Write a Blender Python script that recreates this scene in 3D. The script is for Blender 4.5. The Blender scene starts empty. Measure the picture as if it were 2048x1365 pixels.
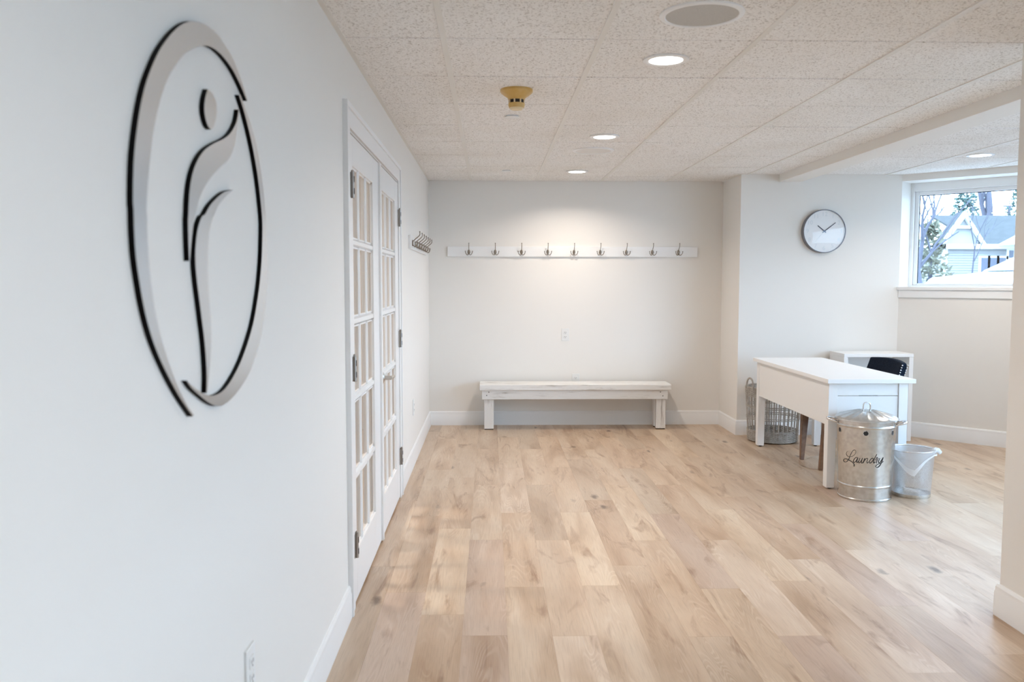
import bpy, bmesh, math, random
from mathutils import Vector, Matrix

random.seed(7)
scene = bpy.context.scene
COL = scene.collection
PI = math.pi

# ------------------------------------------------------------------ camera
F_PX, PITCH, YAW, ROLL, CAM_Z = 1696.3, 0.07064, 0.02573, 0.00103, 1.372

def ray(x, y):
    """direction through a pixel of the 2048x1365 frame"""
    u, v = (x - 1024) / F_PX, (y - 682.5) / F_PX
    c, s = math.cos(ROLL), math.sin(ROLL); u, v = c * u + s * v, -s * u + c * v
    c, s = math.cos(PITCH), math.sin(PITCH); yf, z = c - s * v, -s - c * v
    c, s = math.cos(YAW), math.sin(YAW)
    return Vector((c * u + s * yf, -s * u + c * yf, z))

CAM = Vector((0, 0, CAM_Z))
cam_data = bpy.data.cameras.new('camera')
cam = bpy.data.objects.new('camera', cam_data); COL.objects.link(cam)
fwd = ray(1024, 682.5).normalized()
right = (ray(1025, 682.5) - ray(1024, 682.5)).normalized()
up = (ray(1024, 681.5) - ray(1024, 682.5)).normalized()
cam.matrix_world = Matrix(((right.x, up.x, -fwd.x, CAM.x), (right.y, up.y, -fwd.y, CAM.y),
                           (right.z, up.z, -fwd.z, CAM.z), (0, 0, 0, 1)))
cam_data.sensor_width = 36; cam_data.lens = F_PX / 2048 * 36
cam_data.clip_start = 0.05; cam_data.clip_end = 400
cam_data.dof.use_dof = True; cam_data.dof.focus_distance = 6.0; cam_data.dof.aperture_fstop = 4.0
scene.camera = cam

# ------------------------------------------------------------------ world, exposure
SKY_STRENGTH = 8.0
LAMP_W = 8.0
LAMP_COL = (1.0, 0.885, 0.77)
world = bpy.data.worlds.new('overcast_sky'); scene.world = world; world.use_nodes = True
wn = world.node_tree.nodes; wl = world.node_tree.links
wn['Background'].inputs['Color'].default_value = (0.50, 0.735, 1.0, 1)
wn['Background'].inputs['Strength'].default_value = SKY_STRENGTH
vs = scene.view_settings
vs.view_transform = 'Standard'; vs.look = 'None'; vs.gamma = 1.0; vs.use_curve_mapping = False
vs.exposure = 0.45

# ------------------------------------------------------------------ helpers
def origin_of(o):
    v = Vector((0, 0, 0))
    while o is not None:
        v += o.location; o = o.parent
    return v

def tag(o, label=None, cat=None, group=None, kind=None):
    if label: o['label'] = label
    if cat: o['category'] = cat
    if group: o['group'] = group
    if kind: o['kind'] = kind
    return o

def thing(name, label, cat, loc, group=None, kind=None):
    o = bpy.data.objects.new(name, None); COL.objects.link(o)
    o.empty_display_size = 0.05; o.location = loc
    return tag(o, label, cat, group, kind)

def copy_tree(o, parent=None):
    c = o.copy(); COL.objects.link(c)
    if parent is not None: c.parent = parent
    for ch in list(o.children): copy_tree(ch, c)
    return c

def catmull(pts, n=6, closed=False):
    pts = [Vector(p) for p in pts]; out = []; N = len(pts)
    for i in range(N if closed else N - 1):
        if closed: p0, p1, p2, p3 = pts[i - 1], pts[i], pts[(i + 1) % N], pts[(i + 2) % N]
        else: p0, p1, p2, p3 = pts[max(i - 1, 0)], pts[i], pts[i + 1], pts[min(i + 2, N - 1)]
        for k in range(n):
            t = k / n
            out.append(0.5 * ((2 * p1) + (p2 - p0) * t + (2 * p0 - 5 * p1 + 4 * p2 - p3) * t * t + (3 * p1 - p0 - 3 * p2 + p3) * t ** 3))
    if not closed: out.append(pts[-1])
    return out

class MB:
    def __init__(self): self.v = []; self.f = []; self.m = []
    def add(self, vs_, fs, mi=0):
        b = len(self.v); self.v += [Vector(p) for p in vs_]
        for f in fs: self.f.append([b + i for i in f]); self.m.append(mi)
        return self
    def box(self, x0, x1, y0, y1, z0, z1, mi=0):
        return self.hexa([(x0, y0, z0), (x1, y0, z0), (x1, y1, z0), (x0, y1, z0), (x0, y0, z1), (x1, y0, z1), (x1, y1, z1), (x0, y1, z1)], mi)
    def hexa(self, c, mi=0):
        return self.add(c, [(3, 2, 1, 0), (4, 5, 6, 7), (0, 1, 5, 4), (1, 2, 6, 5), (2, 3, 7, 6), (3, 0, 4, 7)], mi)
    def prism(self, poly, d, mi=0, mi_cap=None):
        """poly: list of 3D points (planar), extruded by vector d"""
        n = len(poly); d = Vector(d); a = [Vector(p) for p in poly]; b = [p + d for p in a]
        base = len(self.v); self.v += a + b
        for i in range(n):
            j = (i + 1) % n; self.f.append([base + i, base + j, base + n + j, base + n + i]); self.m.append(mi)
        mc = mi if mi_cap is None else mi_cap
        self.f.append([base + n + i for i in range(n)]); self.m.append(mc)
        self.f.append([base + i for i in reversed(range(n))]); self.m.append(mi)
        return self
    def lathe(self, prof, c=(0, 0, 0), seg=32, mi=0, axis='z', cap=False):
        c = Vector(c); base = len(self.v); n = len(prof)
        for k in range(seg):
            a = 2 * PI * k / seg
            for r, h in prof:
                if axis == 'z': p = Vector((r * math.cos(a), r * math.sin(a), h))
                elif axis == 'y': p = Vector((r * math.cos(a), h, r * math.sin(a)))
                else: p = Vector((h, r * math.cos(a), r * math.sin(a)))
                self.v.append(c + p)
        for k in range(seg):
            k2 = (k + 1) % seg
            for i in range(n - 1):
                self.f.append([base + k * n + i, base + k2 * n + i, base + k2 * n + i + 1, base + k * n + i + 1]); self.m.append(mi)
        if cap:
            self.f.append([base + k * n for k in range(seg)]); self.m.append(mi)
            self.f.append([base + k * n + n - 1 for k in range(seg)]); self.m.append(mi)
        return self
    def tube(self, pts, r, seg=8, mi=0, closed=False, flat=None):
        pts = [Vector(p) for p in pts]; N = len(pts); base = len(self.v)
        rs = r if isinstance(r, (list, tuple)) else [r] * N
        prev = None
        for i, p in enumerate(pts):
            a = pts[i - 1] if (i > 0 or closed) else p
            b = pts[(i + 1) % N] if (i < N - 1 or closed) else p
            t = (b - a)
            if t.length < 1e-9: t = Vector((0, 0, 1))
            t.normalize()
            if prev is None:
                n = t.orthogonal().normalized()
            else:
                n = prev - t * prev.dot(t)
                n = n.normalized() if n.length > 1e-6 else t.orthogonal().normalized()
            prev = n; bn = t.cross(n)
            for k in range(seg):
                an = 2 * PI * k / seg
                self.v.append(p + (n * math.cos(an) + bn * math.sin(an)) * rs[i])
        for i in range(N if closed else N - 1):
            j = (i + 1) % N
            for k in range(seg):
                k2 = (k + 1) % seg
                self.f.append([base + i * seg + k, base + i * seg + k2, base + j * seg + k2, base + j * seg + k]); self.m.append(mi)
        if not closed:
            self.f.append([base + k for k in reversed(range(seg))]); self.m.append(mi)
            self.f.append([base + (N - 1) * seg + k for k in range(seg)]); self.m.append(mi)
        return self
    def sphere(self, c, r, seg=10, rings=6, mi=0, sc=(1, 1, 1)):
        c = Vector(c); base = len(self.v)
        for i in range(rings + 1):
            th = PI * i / rings
            for k in range(seg):
                ph = 2 * PI * k / seg
                self.v.append(c + Vector((r * sc[0] * math.sin(th) * math.cos(ph), r * sc[1] * math.sin(th) * math.sin(ph), r * sc[2] * math.cos(th))))
        for i in range(rings):
            for k in range(seg):
                k2 = (k + 1) % seg
                self.f.append([base + i * seg + k, base + (i + 1) * seg + k, base + (i + 1) * seg + k2, base + i * seg + k2]); self.m.append(mi)
        return self
    def mesh(self, name, mats, off, smooth=None, fix=True):
        me = bpy.data.meshes.new(name)
        me.from_pydata([tuple(p - off) for p in self.v], [], self.f)
        for m in (mats if isinstance(mats, (list, tuple)) else [mats]): me.materials.append(m)
        me.polygons.foreach_set('material_index', self.m)
        if fix:
            bm = bmesh.new(); bm.from_mesh(me)
            bmesh.ops.remove_doubles(bm, verts=bm.verts, dist=1e-6)
            bmesh.ops.recalc_face_normals(bm, faces=bm.faces); bm.to_mesh(me); bm.free()
        if smooth is not None:
            me.polygons.foreach_set('use_smooth', [True] * len(me.polygons))
            me.set_sharp_from_angle(angle=math.radians(smooth))
        me.update()
        return me
    def build(self, name, mats, parent=None, smooth=None, bevel=0, seg=2, fix=True):
        if parent is not None: off = origin_of(parent)
        else:
            xs = [p.x for p in self.v]; ys = [p.y for p in self.v]; zs = [p.z for p in self.v]
            off = Vector(((min(xs) + max(xs)) / 2, (min(ys) + max(ys)) / 2, min(zs)))
        o = bpy.data.objects.new(name, self.mesh(name, mats, off, smooth, fix)); COL.objects.link(o)
        if parent is not None: o.parent = parent
        else: o.location = off
        if bevel:
            b = o.modifiers.new('bevel', 'BEVEL'); b.width = bevel; b.segments = seg; b.limit_method = 'ANGLE'; b.angle_limit = math.radians(40)
        return o

def struct(o): o['kind'] = 'structure'; return o

# ------------------------------------------------------------------ materials
def mat(name, col, rough=0.5, metal=0.0, spec=0.5, emit=None, estr=0.0, bump=None, noise=None, coat=0.0):
    m = bpy.data.materials.new(name); m.use_nodes = True
    nt = m.node_tree; b = nt.nodes['Principled BSDF']
    b.inputs['Base Color'].default_value = (*col, 1); b.inputs['Roughness'].default_value = rough
    b.inputs['Metallic'].default_value = metal; b.inputs['Specular IOR Level'].default_value = spec
    b.inputs['Coat Weight'].default_value = coat; b.inputs['Coat Roughness'].default_value = 0.34 if name.startswith('oak') else 0.05
    if emit: b.inputs['Emission Color'].default_value = (*emit, 1); b.inputs['Emission Strength'].default_value = estr
    if noise or bump:
        tc = nt.nodes.new('ShaderNodeTexCoord'); nz = nt.nodes.new('ShaderNodeTexNoise')
        sc = (noise or bump)[0]; nz.inputs['Scale'].default_value = sc; nz.inputs['Detail'].default_value = 3
        nt.links.new(tc.outputs['Object'], nz.inputs['Vector'])
        if noise:
            mx = nt.nodes.new('ShaderNodeMix'); mx.data_type = 'RGBA'
            mx.inputs['A'].default_value = (*col, 1); mx.inputs['B'].default_value = (*noise[1], 1)
            rp = nt.nodes.new('ShaderNodeMapRange'); rp.inputs['From Min'].default_value = 0.4; rp.inputs['From Max'].default_value = 0.65
            nt.links.new(nz.outputs['Fac'], rp.inputs['Value']); nt.links.new(rp.outputs['Result'], mx.inputs['Factor'])
            nt.links.new(mx.outputs['Result'], b.inputs['Base Color'])
        if bump:
            bp = nt.nodes.new('ShaderNodeBump'); bp.inputs['Strength'].default_value = bump[1]; bp.inputs['Distance'].default_value = 0.002
            nz2 = nt.nodes.new('ShaderNodeTexNoise'); nz2.inputs['Scale'].default_value = bump[0]; nt.links.new(tc.outputs['Object'], nz2.inputs['Vector'])
            nt.links.new(nz2.outputs['Fac'], bp.inputs['Height']); nt.links.new(bp.outputs['Normal'], b.inputs['Normal'])
    return m

M = {}
M['wall'] = mat('wall_paint', (0.87, 0.84, 0.795), 0.6, spec=0.3, bump=(180, 0.12))
M['trim'] = mat('trim_paint', (0.90, 0.90, 0.895), 0.32)
M['white'] = mat('white_lacquer', (0.90, 0.90, 0.895), 0.35)
M['plastic'] = mat('white_plastic', (0.84, 0.84, 0.82), 0.35)
M['grid'] = mat('ceiling_grid_metal', (0.82, 0.79, 0.74), 0.45)
M['slab'] = mat('dark_plenum', (0.16, 0.14, 0.12), 0.9)
M['subfloor'] = mat('subfloor', (0.20, 0.15, 0.11), 0.9)
M['nickel'] = mat('satin_nickel', (0.62, 0.59, 0.55), 0.32, metal=1.0)
M['bronze'] = mat('brushed_pewter', (0.30, 0.26, 0.22), 0.38, metal=1.0)
M['hinge'] = mat('hinge_steel', (0.40, 0.37, 0.34), 0.4, metal=1.0)
M['dark'] = mat('dark_slot', (0.02, 0.018, 0.018), 0.6)
M['black'] = mat('black_edge', (0.003, 0.003, 0.004), 0.6, spec=0.08)
M['mirror'] = mat('polished_silver', (0.70, 0.755, 0.81), 0.24, metal=1.0)
M['lens'] = mat('lamp_lens', (0.9, 0.9, 0.88), 0.5, emit=(1.0, 0.97, 0.92), estr=6.0)
M['speaker_pale'] = mat('pale_speaker_grille', (0.80, 0.77, 0.73), 0.6)
M['speaker'] = mat('speaker_grille', (0.60, 0.575, 0.54), 0.6, noise=(700, (0.45, 0.43, 0.40)))
M['yellow'] = mat('aged_yellow_plastic', (0.66, 0.40, 0.10), 0.42, noise=(14, (0.72, 0.50, 0.20)))
M['cream'] = mat('faded_cream_plastic', (0.80, 0.66, 0.42), 0.42)
M['galv'] = mat('galvanised_steel', (0.66, 0.655, 0.64), 0.27, metal=1.0, noise=(40, (0.56, 0.555, 0.545)))
M['chrome'] = mat('bright_steel', (0.75, 0.75, 0.76), 0.15, metal=1.0)
M['text'] = mat('black_lettering', (0.006, 0.005, 0.005), 0.5)
M['velvet'] = mat('navy_velvet', (0.006, 0.010, 0.022), 0.85, spec=.12, noise=(60, (0.012, 0.02, 0.035)))
M['chairwood'] = mat('walnut_leg', (0.17, 0.085, 0.045), 0.4, noise=(25, (0.24, 0.13, 0.07)))
M['wicker'] = mat('grey_wicker', (0.38, 0.345, 0.30), 0.6, noise=(30, (0.52, 0.49, 0.45)), bump=(120, 0.6))
M['wickerdark'] = mat('dark_wicker', (0.15, 0.135, 0.115), 0.7, noise=(60, (0.26, 0.235, 0.2)))
M['clockcase'] = mat('clock_case', (0.20, 0.20, 0.22), 0.35, metal=0.6)
M['clockface'] = mat('clock_face', (0.90, 0.91, 0.92), 0.6)
M['numeral'] = mat('clock_numeral', (0.76, 0.80, 0.83), 0.6)
M['hand'] = mat('clock_hand', (0.01, 0.014, 0.05), 0.4)
M['closet'] = mat('closet_wall', (0.74, 0.66, 0.57), 0.7)
M['paper'] = mat('white_paper', (0.85, 0.85, 0.84), 0.7)
M['pale_screw'] = mat('screw_head', (0.12, 0.11, 0.10), 0.5, metal=0.7)

def whitewash(sc=(1.6, 14, 22)):
    m = mat('whitewashed_wood', (0.82, 0.81, 0.79), 0.55); nt = m.node_tree; b = nt.nodes['Principled BSDF']
    tc = nt.nodes.new('ShaderNodeTexCoord'); mp = nt.nodes.new('ShaderNodeMapping'); mp.inputs['Scale'].default_value = sc
    nz = nt.nodes.new('ShaderNodeTexNoise'); nz.inputs['Scale'].default_value = 2.2; nz.inputs['Detail'].default_value = 7; nz.inputs['Roughness'].default_value = 0.65
    cr = nt.nodes.new('ShaderNodeValToRGB'); e = cr.color_ramp.elements
    e[0].position = 0.28; e[0].color = (0.34, 0.30, 0.27, 1); e[1].position = 0.45; e[1].color = (0.83, 0.82, 0.80, 1)
    x = cr.color_ramp.elements.new(0.37); x.color = (0.68, 0.66, 0.63, 1)
    nt.links.new(tc.outputs['Object'], mp.inputs['Vector']); nt.links.new(mp.outputs['Vector'], nz.inputs['Vector'])
    nt.links.new(nz.outputs['Fac'], cr.inputs['Fac']); nt.links.new(cr.outputs['Color'], b.inputs['Base Color'])
    return m
M['whitewash'] = whitewash(); M['whitewash_leg'] = whitewash((18, 18, 1.4))

def glass(name, tint=(1, 1, 1), gain=1.0):
    m = bpy.data.materials.new(name); m.use_nodes = True; nt = m.node_tree
    for n in list(nt.nodes): nt.nodes.remove(n)
    out = nt.nodes.new('ShaderNodeOutputMaterial'); tr = nt.nodes.new('ShaderNodeBsdfTransparent'); gl = nt.nodes.new('ShaderNodeBsdfGlossy')
    tr.inputs['Color'].default_value = (*tint, 1); gl.inputs['Roughness'].default_value = 0.02
    lw = nt.nodes.new('ShaderNodeLayerWeight'); lw.inputs['Blend'].default_value = 0.5; mx = nt.nodes.new('ShaderNodeMixShader')
    pw = nt.nodes.new('ShaderNodeMath'); pw.operation = 'POWER'; pw.inputs[1].default_value = 5.0
    mu = nt.nodes.new('ShaderNodeMath'); mu.operation = 'MULTIPLY_ADD'; mu.inputs[1].default_value = 0.9 * gain; mu.inputs[2].default_value = 0.035 * gain
    nt.links.new(lw.outputs['Facing'], pw.inputs[0]); nt.links.new(pw.outputs[0], mu.inputs[0]); nt.links.new(mu.outputs[0], mx.inputs[0])
    nt.links.new(tr.outputs[0], mx.inputs[1]); nt.links.new(gl.outputs[0], mx.inputs[2]); nt.links.new(mx.outputs[0], out.inputs[0])
    return m
M['glass'] = glass('window_glass')
M['doorglass'] = glass('door_glass', gain=0.6)

def film(name, col, alpha, rough=0.3, metal=0.0):
    m = mat(name, col, rough, metal); b = m.node_tree.nodes['Principled BSDF']; b.inputs['Alpha'].default_value = alpha
    return m
M['bag'] = film('clear_plastic_bag', (0.92, 0.94, 0.96), 0.26, 0.25)
M['bagfold'] = film('folded_plastic_bag', (0.93, 0.95, 0.97), 0.75, 0.25)

def wire_mesh():
    m = mat('fine_wire_mesh', (0.72, 0.73, 0.75), 0.4, metal=0.8); nt = m.node_tree; b = nt.nodes['Principled BSDF']
    tc = nt.nodes.new('ShaderNodeTexCoord'); ck = nt.nodes.new('ShaderNodeTexVoronoi'); ck.inputs['Scale'].default_value = 330
    mr = nt.nodes.new('ShaderNodeMapRange'); mr.inputs['From Min'].default_value = 0.15; mr.inputs['From Max'].default_value = 0.45
    mr.inputs['To Min'].default_value = 0.05; mr.inputs['To Max'].default_value = 0.60
    nt.links.new(tc.outputs['Object'], ck.inputs['Vector']); nt.links.new(ck.outputs['Distance'], mr.inputs['Value']); nt.links.new(mr.outputs['Result'], b.inputs['Alpha'])
    return m
M['mesh'] = wire_mesh()

def ceiling_tile():
    m = mat('mineral_fibre_tile', (0.75, 0.71, 0.665), 0.9, spec=0.1); nt = m.node_tree; b = nt.nodes['Principled BSDF']
    tc = nt.nodes.new('ShaderNodeTexCoord'); geo = nt.nodes.new('ShaderNodeNewGeometry')
    n1 = nt.nodes.new('ShaderNodeTexNoise'); n1.inputs['Scale'].default_value = 125; n1.inputs['Detail'].default_value = 2.5; n1.inputs['Distortion'].default_value = 0.8
    mp = nt.nodes.new('ShaderNodeMapping'); mp.inputs['Scale'].default_value = (1, 0.8, 1)
    nt.links.new(geo.outputs['Position'], mp.inputs['Vector']); nt.links.new(mp.outputs['Vector'], n1.inputs['Vector'])
    cr = nt.nodes.new('ShaderNodeValToRGB'); e = cr.color_ramp.elements
    e[0].position = 0.32; e[0].color = (0.58, 0.545, 0.51, 1); e[1].position = 0.47; e[1].color = (0.945, 0.925, 0.90, 1)
    nt.links.new(n1.outputs['Fac'], cr.inputs['Fac'])
    n2 = nt.nodes.new('ShaderNodeTexNoise'); n2.inputs['Scale'].default_value = 1.3; nt.links.new(geo.outputs['Position'], n2.inputs['Vector'])
    mx = nt.nodes.new('ShaderNodeMix'); mx.data_type = 'RGBA'; mx.blend_type = 'MULTIPLY'; mx.inputs['Factor'].default_value = 0.35
    cr2 = nt.nodes.new('ShaderNodeValToRGB'); e = cr2.color_ramp.elements; e[0].position = 0.3; e[0].color = (0.84, 0.80, 0.74, 1); e[1].position = 0.55; e[1].color = (1, 1, 1, 1)
    nt.links.new(n2.outputs['Fac'], cr2.inputs['Fac']); nt.links.new(cr.outputs['Color'], mx.inputs['A']); nt.links.new(cr2.outputs['Color'], mx.inputs['B'])
    nt.links.new(mx.outputs['Result'], b.inputs['Base Color'])
    bp = nt.nodes.new('ShaderNodeBump'); bp.inputs['Strength'].default_value = 0.5; bp.inputs['Distance'].default_value = 0.003
    nt.links.new(n1.outputs['Fac'], bp.inputs['Height']); nt.links.new(bp.outputs['Normal'], b.inputs['Normal'])
    return m
M['tile'] = ceiling_tile()

def plank_mat():
    m = mat('oak_vinyl_plank', (0.55, 0.42, 0.3), 0.36, spec=0.8, coat=0.28); nt = m.node_tree; b = nt.nodes['Principled BSDF']; L = nt.links
    N = lambda t, **k: nt.nodes.new(t)
    tc = N('ShaderNodeTexCoord'); oi = N('ShaderNodeObjectInfo')
    mul = N('ShaderNodeMath'); mul.operation = 'MULTIPLY'; mul.inputs[1].default_value = 71.3; L.new(oi.outputs['Random'], mul.inputs[0])
    cmb = N('ShaderNodeCombineXYZ'); L.new(mul.outputs[0], cmb.inputs['X']); L.new(mul.outputs[0], cmb.inputs['Y'])
    add = N('ShaderNodeVectorMath'); add.operation = 'ADD'; L.new(tc.outputs['Object'], add.inputs[0]); L.new(cmb.outputs[0], add.inputs[1])
    def mapped(sx, sy):
        mp = N('ShaderNodeMapping'); mp.inputs['Scale'].default_value = (sx, sy, 1); L.new(add.outputs[0], mp.inputs['Vector']); return mp.outputs['Vector']
    def noise(vec, scale, detail=4, rough=0.55, dist=0.0):
        n = N('ShaderNodeTexNoise'); n.inputs['Scale'].default_value = scale; n.inputs['Detail'].default_value = detail
        n.inputs['Roughness'].default_value = rough; n.inputs['Distortion'].default_value = dist; L.new(vec, n.inputs['Vector']); return n.outputs['Fac']
    def ramp(fac, stops):
        cr = N('ShaderNodeValToRGB'); els = cr.color_ramp.elements
        els[0].position, els[0].color = stops[0][0], (*stops[0][1], 1); els[1].position, els[1].color = stops[-1][0], (*stops[-1][1], 1)
        for p_, c_ in stops[1:-1]:
            e = els.new(p_); e.color = (*c_, 1)
        L.new(fac, cr.inputs['Fac']); return cr.outputs['Color']
    def mixc(a, c, fac, mode='MULTIPLY'):
        mx = N('ShaderNodeMix'); mx.data_type = 'RGBA'; mx.blend_type = mode
        if isinstance(fac, float): mx.inputs['Factor'].default_value = fac
        else: L.new(fac, mx.inputs['Factor'])
        L.new(a, mx.inputs['A'])
        if isinstance(c, tuple): mx.inputs['B'].default_value = (*c, 1)
        else: L.new(c, mx.inputs['B'])
        return mx.outputs['Result']
    # broad colour drift along the board
    base = ramp(noise(mapped(3.2, 0.55), 2.0, 3, 0.5, 0.6), [(0.30, (0.430, 0.280, 0.165)), (0.47, (0.555, 0.400, 0.270)), (0.66, (0.630, 0.485, 0.350))])
    # fine straight pores
    col = mixc(base, ramp(noise(mapped(60, 1.6), 4.0, 5, 0.6), [(0.33, (0.80, 0.77, 0.74)), (0.52, (1, 1, 1))]), 0.75)
    # cathedral grain: bands of a slow, stretched field
    gr = noise(mapped(5.0, 0.50), 1.6, 1.5, 0.4, 0.9)
    wv = N('ShaderNodeMath'); wv.operation = 'MULTIPLY'; wv.inputs[1].default_value = 160.0; L.new(gr, wv.inputs[0])
    sn = N('ShaderNodeMath'); sn.operation = 'SINE'; L.new(wv.outputs[0], sn.inputs[0])
    msk = ramp(noise(mapped(4.0, 0.9), 1.7, 2), [(0.47, (0, 0, 0)), (0.60, (1, 1, 1))])
    ms = N('ShaderNodeMath'); ms.operation = 'MULTIPLY'; L.new(msk, ms.inputs[0]); 
    mr = N('ShaderNodeMapRange'); mr.inputs['From Min'].default_value = 0.1; mr.inputs['From Max'].default_value = 1.0; mr.inputs['To Max'].default_value = 0.26
    L.new(sn.outputs[0], mr.inputs['Value']); L.new(mr.outputs['Result'], ms.inputs[1])
    col = mixc(col, (0.78, 0.66, 0.54), ms.outputs[0], 'MIX')
    # brown streaks around knots
    st = noise(mapped(7.0, 1.3), 1.25, 4, 0.6, 1.4)
    col = mixc(col, ramp(st, [(0.26, (0.50, 0.35, 0.22)), (0.43, (1, 1, 1))]), 0.85)
    # knots
    vo = N('ShaderNodeTexVoronoi'); vo.inputs['Scale'].default_value = 1.0; L.new(mapped(5.4, 2.3), vo.inputs['Vector'])
    sp = N('ShaderNodeSeparateColor'); L.new(vo.outputs['Color'], sp.inputs[0])
    gt = N('ShaderNodeMath'); gt.operation = 'GREATER_THAN'; gt.inputs[1].default_value = 0.52; L.new(sp.outputs[0], gt.inputs[0])
    wob = N('ShaderNodeMath'); wob.operation = 'MULTIPLY_ADD'; wob.inputs[1].default_value = 0.16; L.new(noise(mapped(40, 22), 1.0, 3), wob.inputs[0]); L.new(vo.outputs['Distance'], wob.inputs[2])
    kn = N('ShaderNodeMapRange'); kn.inputs['From Min'].default_value = 0.125; kn.inputs['From Max'].default_value = 0.235; kn.inputs['To Min'].default_value = 0.95; kn.inputs['To Max'].default_value = 0.0
    L.new(wob.outputs[0], kn.inputs['Value'])
    km = N('ShaderNodeMath'); km.operation = 'MULTIPLY'; L.new(kn.outputs['Result'], km.inputs[0]); L.new(gt.outputs[0], km.inputs[1])
    col = mixc(col, (0.15, 0.085, 0.045), km.outputs[0], 'MIX')
    # board tone
    col = mixc(col, oi.outputs['Color'], 1.0)
    L.new(col, b.inputs['Base Color'])
    rg = N('ShaderNodeMapRange'); rg.inputs['To Min'].default_value = 0.36; rg.inputs['To Max'].default_value = 0.52; L.new(noise(mapped(30, 2), 2.0), rg.inputs['Value']); L.new(rg.outputs['Result'], b.inputs['Roughness'])
    bp = N('ShaderNodeBump'); bp.inputs['Strength'].default_value = 0.25; bp.inputs['Distance'].default_value = 0.0008
    L.new(noise(mapped(60, 1.6), 4.0, 4), bp.inputs['Height']); L.new(bp.outputs['Normal'], b.inputs['Normal'])
    return m
M['plank'] = plank_mat()

# ------------------------------------------------------------------ room dimensions
XL, XR, YB, YC, ZC = -0.578, 2.201, 8.029, 7.46, 2.3075
YREAR = -1.5                        # wall behind the camera
XN = 2.09                           # face of the near right wall
YN = 3.35                           # its free end
P0 = Vector((3.63, YC, 0)); U = Vector((math.sqrt(.5), -math.sqrt(.5), 0)); V = Vector((math.sqrt(.5), math.sqrt(.5), 0))
XE = 4.62; YBAY = P0.x + P0.y - XE    # bay wall ends on the wall at XE
YF = YREAR
YN0 = 2.45                          # the near wall is a short stub between YN0 and YN
WT = ZC + 0.10                      # wall tops run above the tiles
def bay(s, n, z): q = P0 + U * s + V * n; return (q.x, q.y, z)
def bbox(mb, s0, s1, n0, n1, z0, z1, mi=0):
    return mb.hexa([bay(s0, n0, z0), bay(s1, n0, z0), bay(s1, n1, z0), bay(s0, n1, z0), bay(s0, n0, z1), bay(s1, n0, z1), bay(s1, n1, z1), bay(s0, n1, z1)], mi)

# ------------------------------------------------------------------ floor with planks
floor = struct(MB().add([(XL - .12, YREAR, -0.008), (XE, YF, -0.008), (XE, YBAY, -0.008), (P0.x, YC, -0.008), (XR, YC, -0.008), (XR, YB, -0.008), (XL - .12, YB, -0.008)], [range(7)]).build('floor', M['subfloor'], fix=False))
PW, PL, XROW = 0.1747, 1.22, -0.284
OFFS = {-2: 0.35, -1: 0.005, 0: 0.97, 1: 0.76, 2: 0.06, 3: 0.75, 4: 0.07, 5: 0.34, 6: 0.73, 7: 0.02, 8: 0.73, 9: 0.11, 10: 0.41, 11: 1.02, 12: 0.55, 13: 0.15, 14: 0.69}
TONES = {'light': (1.12, 1.14, 1.14), 'pale': (1.15, 1.20, 1.28), 'grey': (0.95, 0.93, 0.98), 'brown': (0.95, 0.90, 0.86), 'mid': (1.02, 1.0, 0.98)}
SPEC = {(0, 3.41): 'light', (0, 2.19): 'brown', (1, 3.2): 'grey', (1, 1.98): 'grey', (2, 4.94): 'pale', (2, 3.72): 'mid', (3, 1.97): 'pale', (3, 3.19): 'mid', (4, 3.73): 'light',
        (5, 4.0): 'brown', (6, 4.39): 'light', (6, 3.17): 'mid', (7, 3.68): 'grey', (7, 2.46): 'light', (8, 3.17): 'pale', (8, 4.39): 'brown', (9, 3.77): 'light', (10, 4.07): 'brown', (10, 2.85): 'pale', (10, 6.51): 'light',
        (-1, 2.445): 'grey', (-1, 3.665): 'mid', (14, 4.35): 'grey', (11, 3.46): 'grey', (8, 1.95): 'grey', (12, 2.99): 'pale'}
plank_mesh = {}
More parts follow.
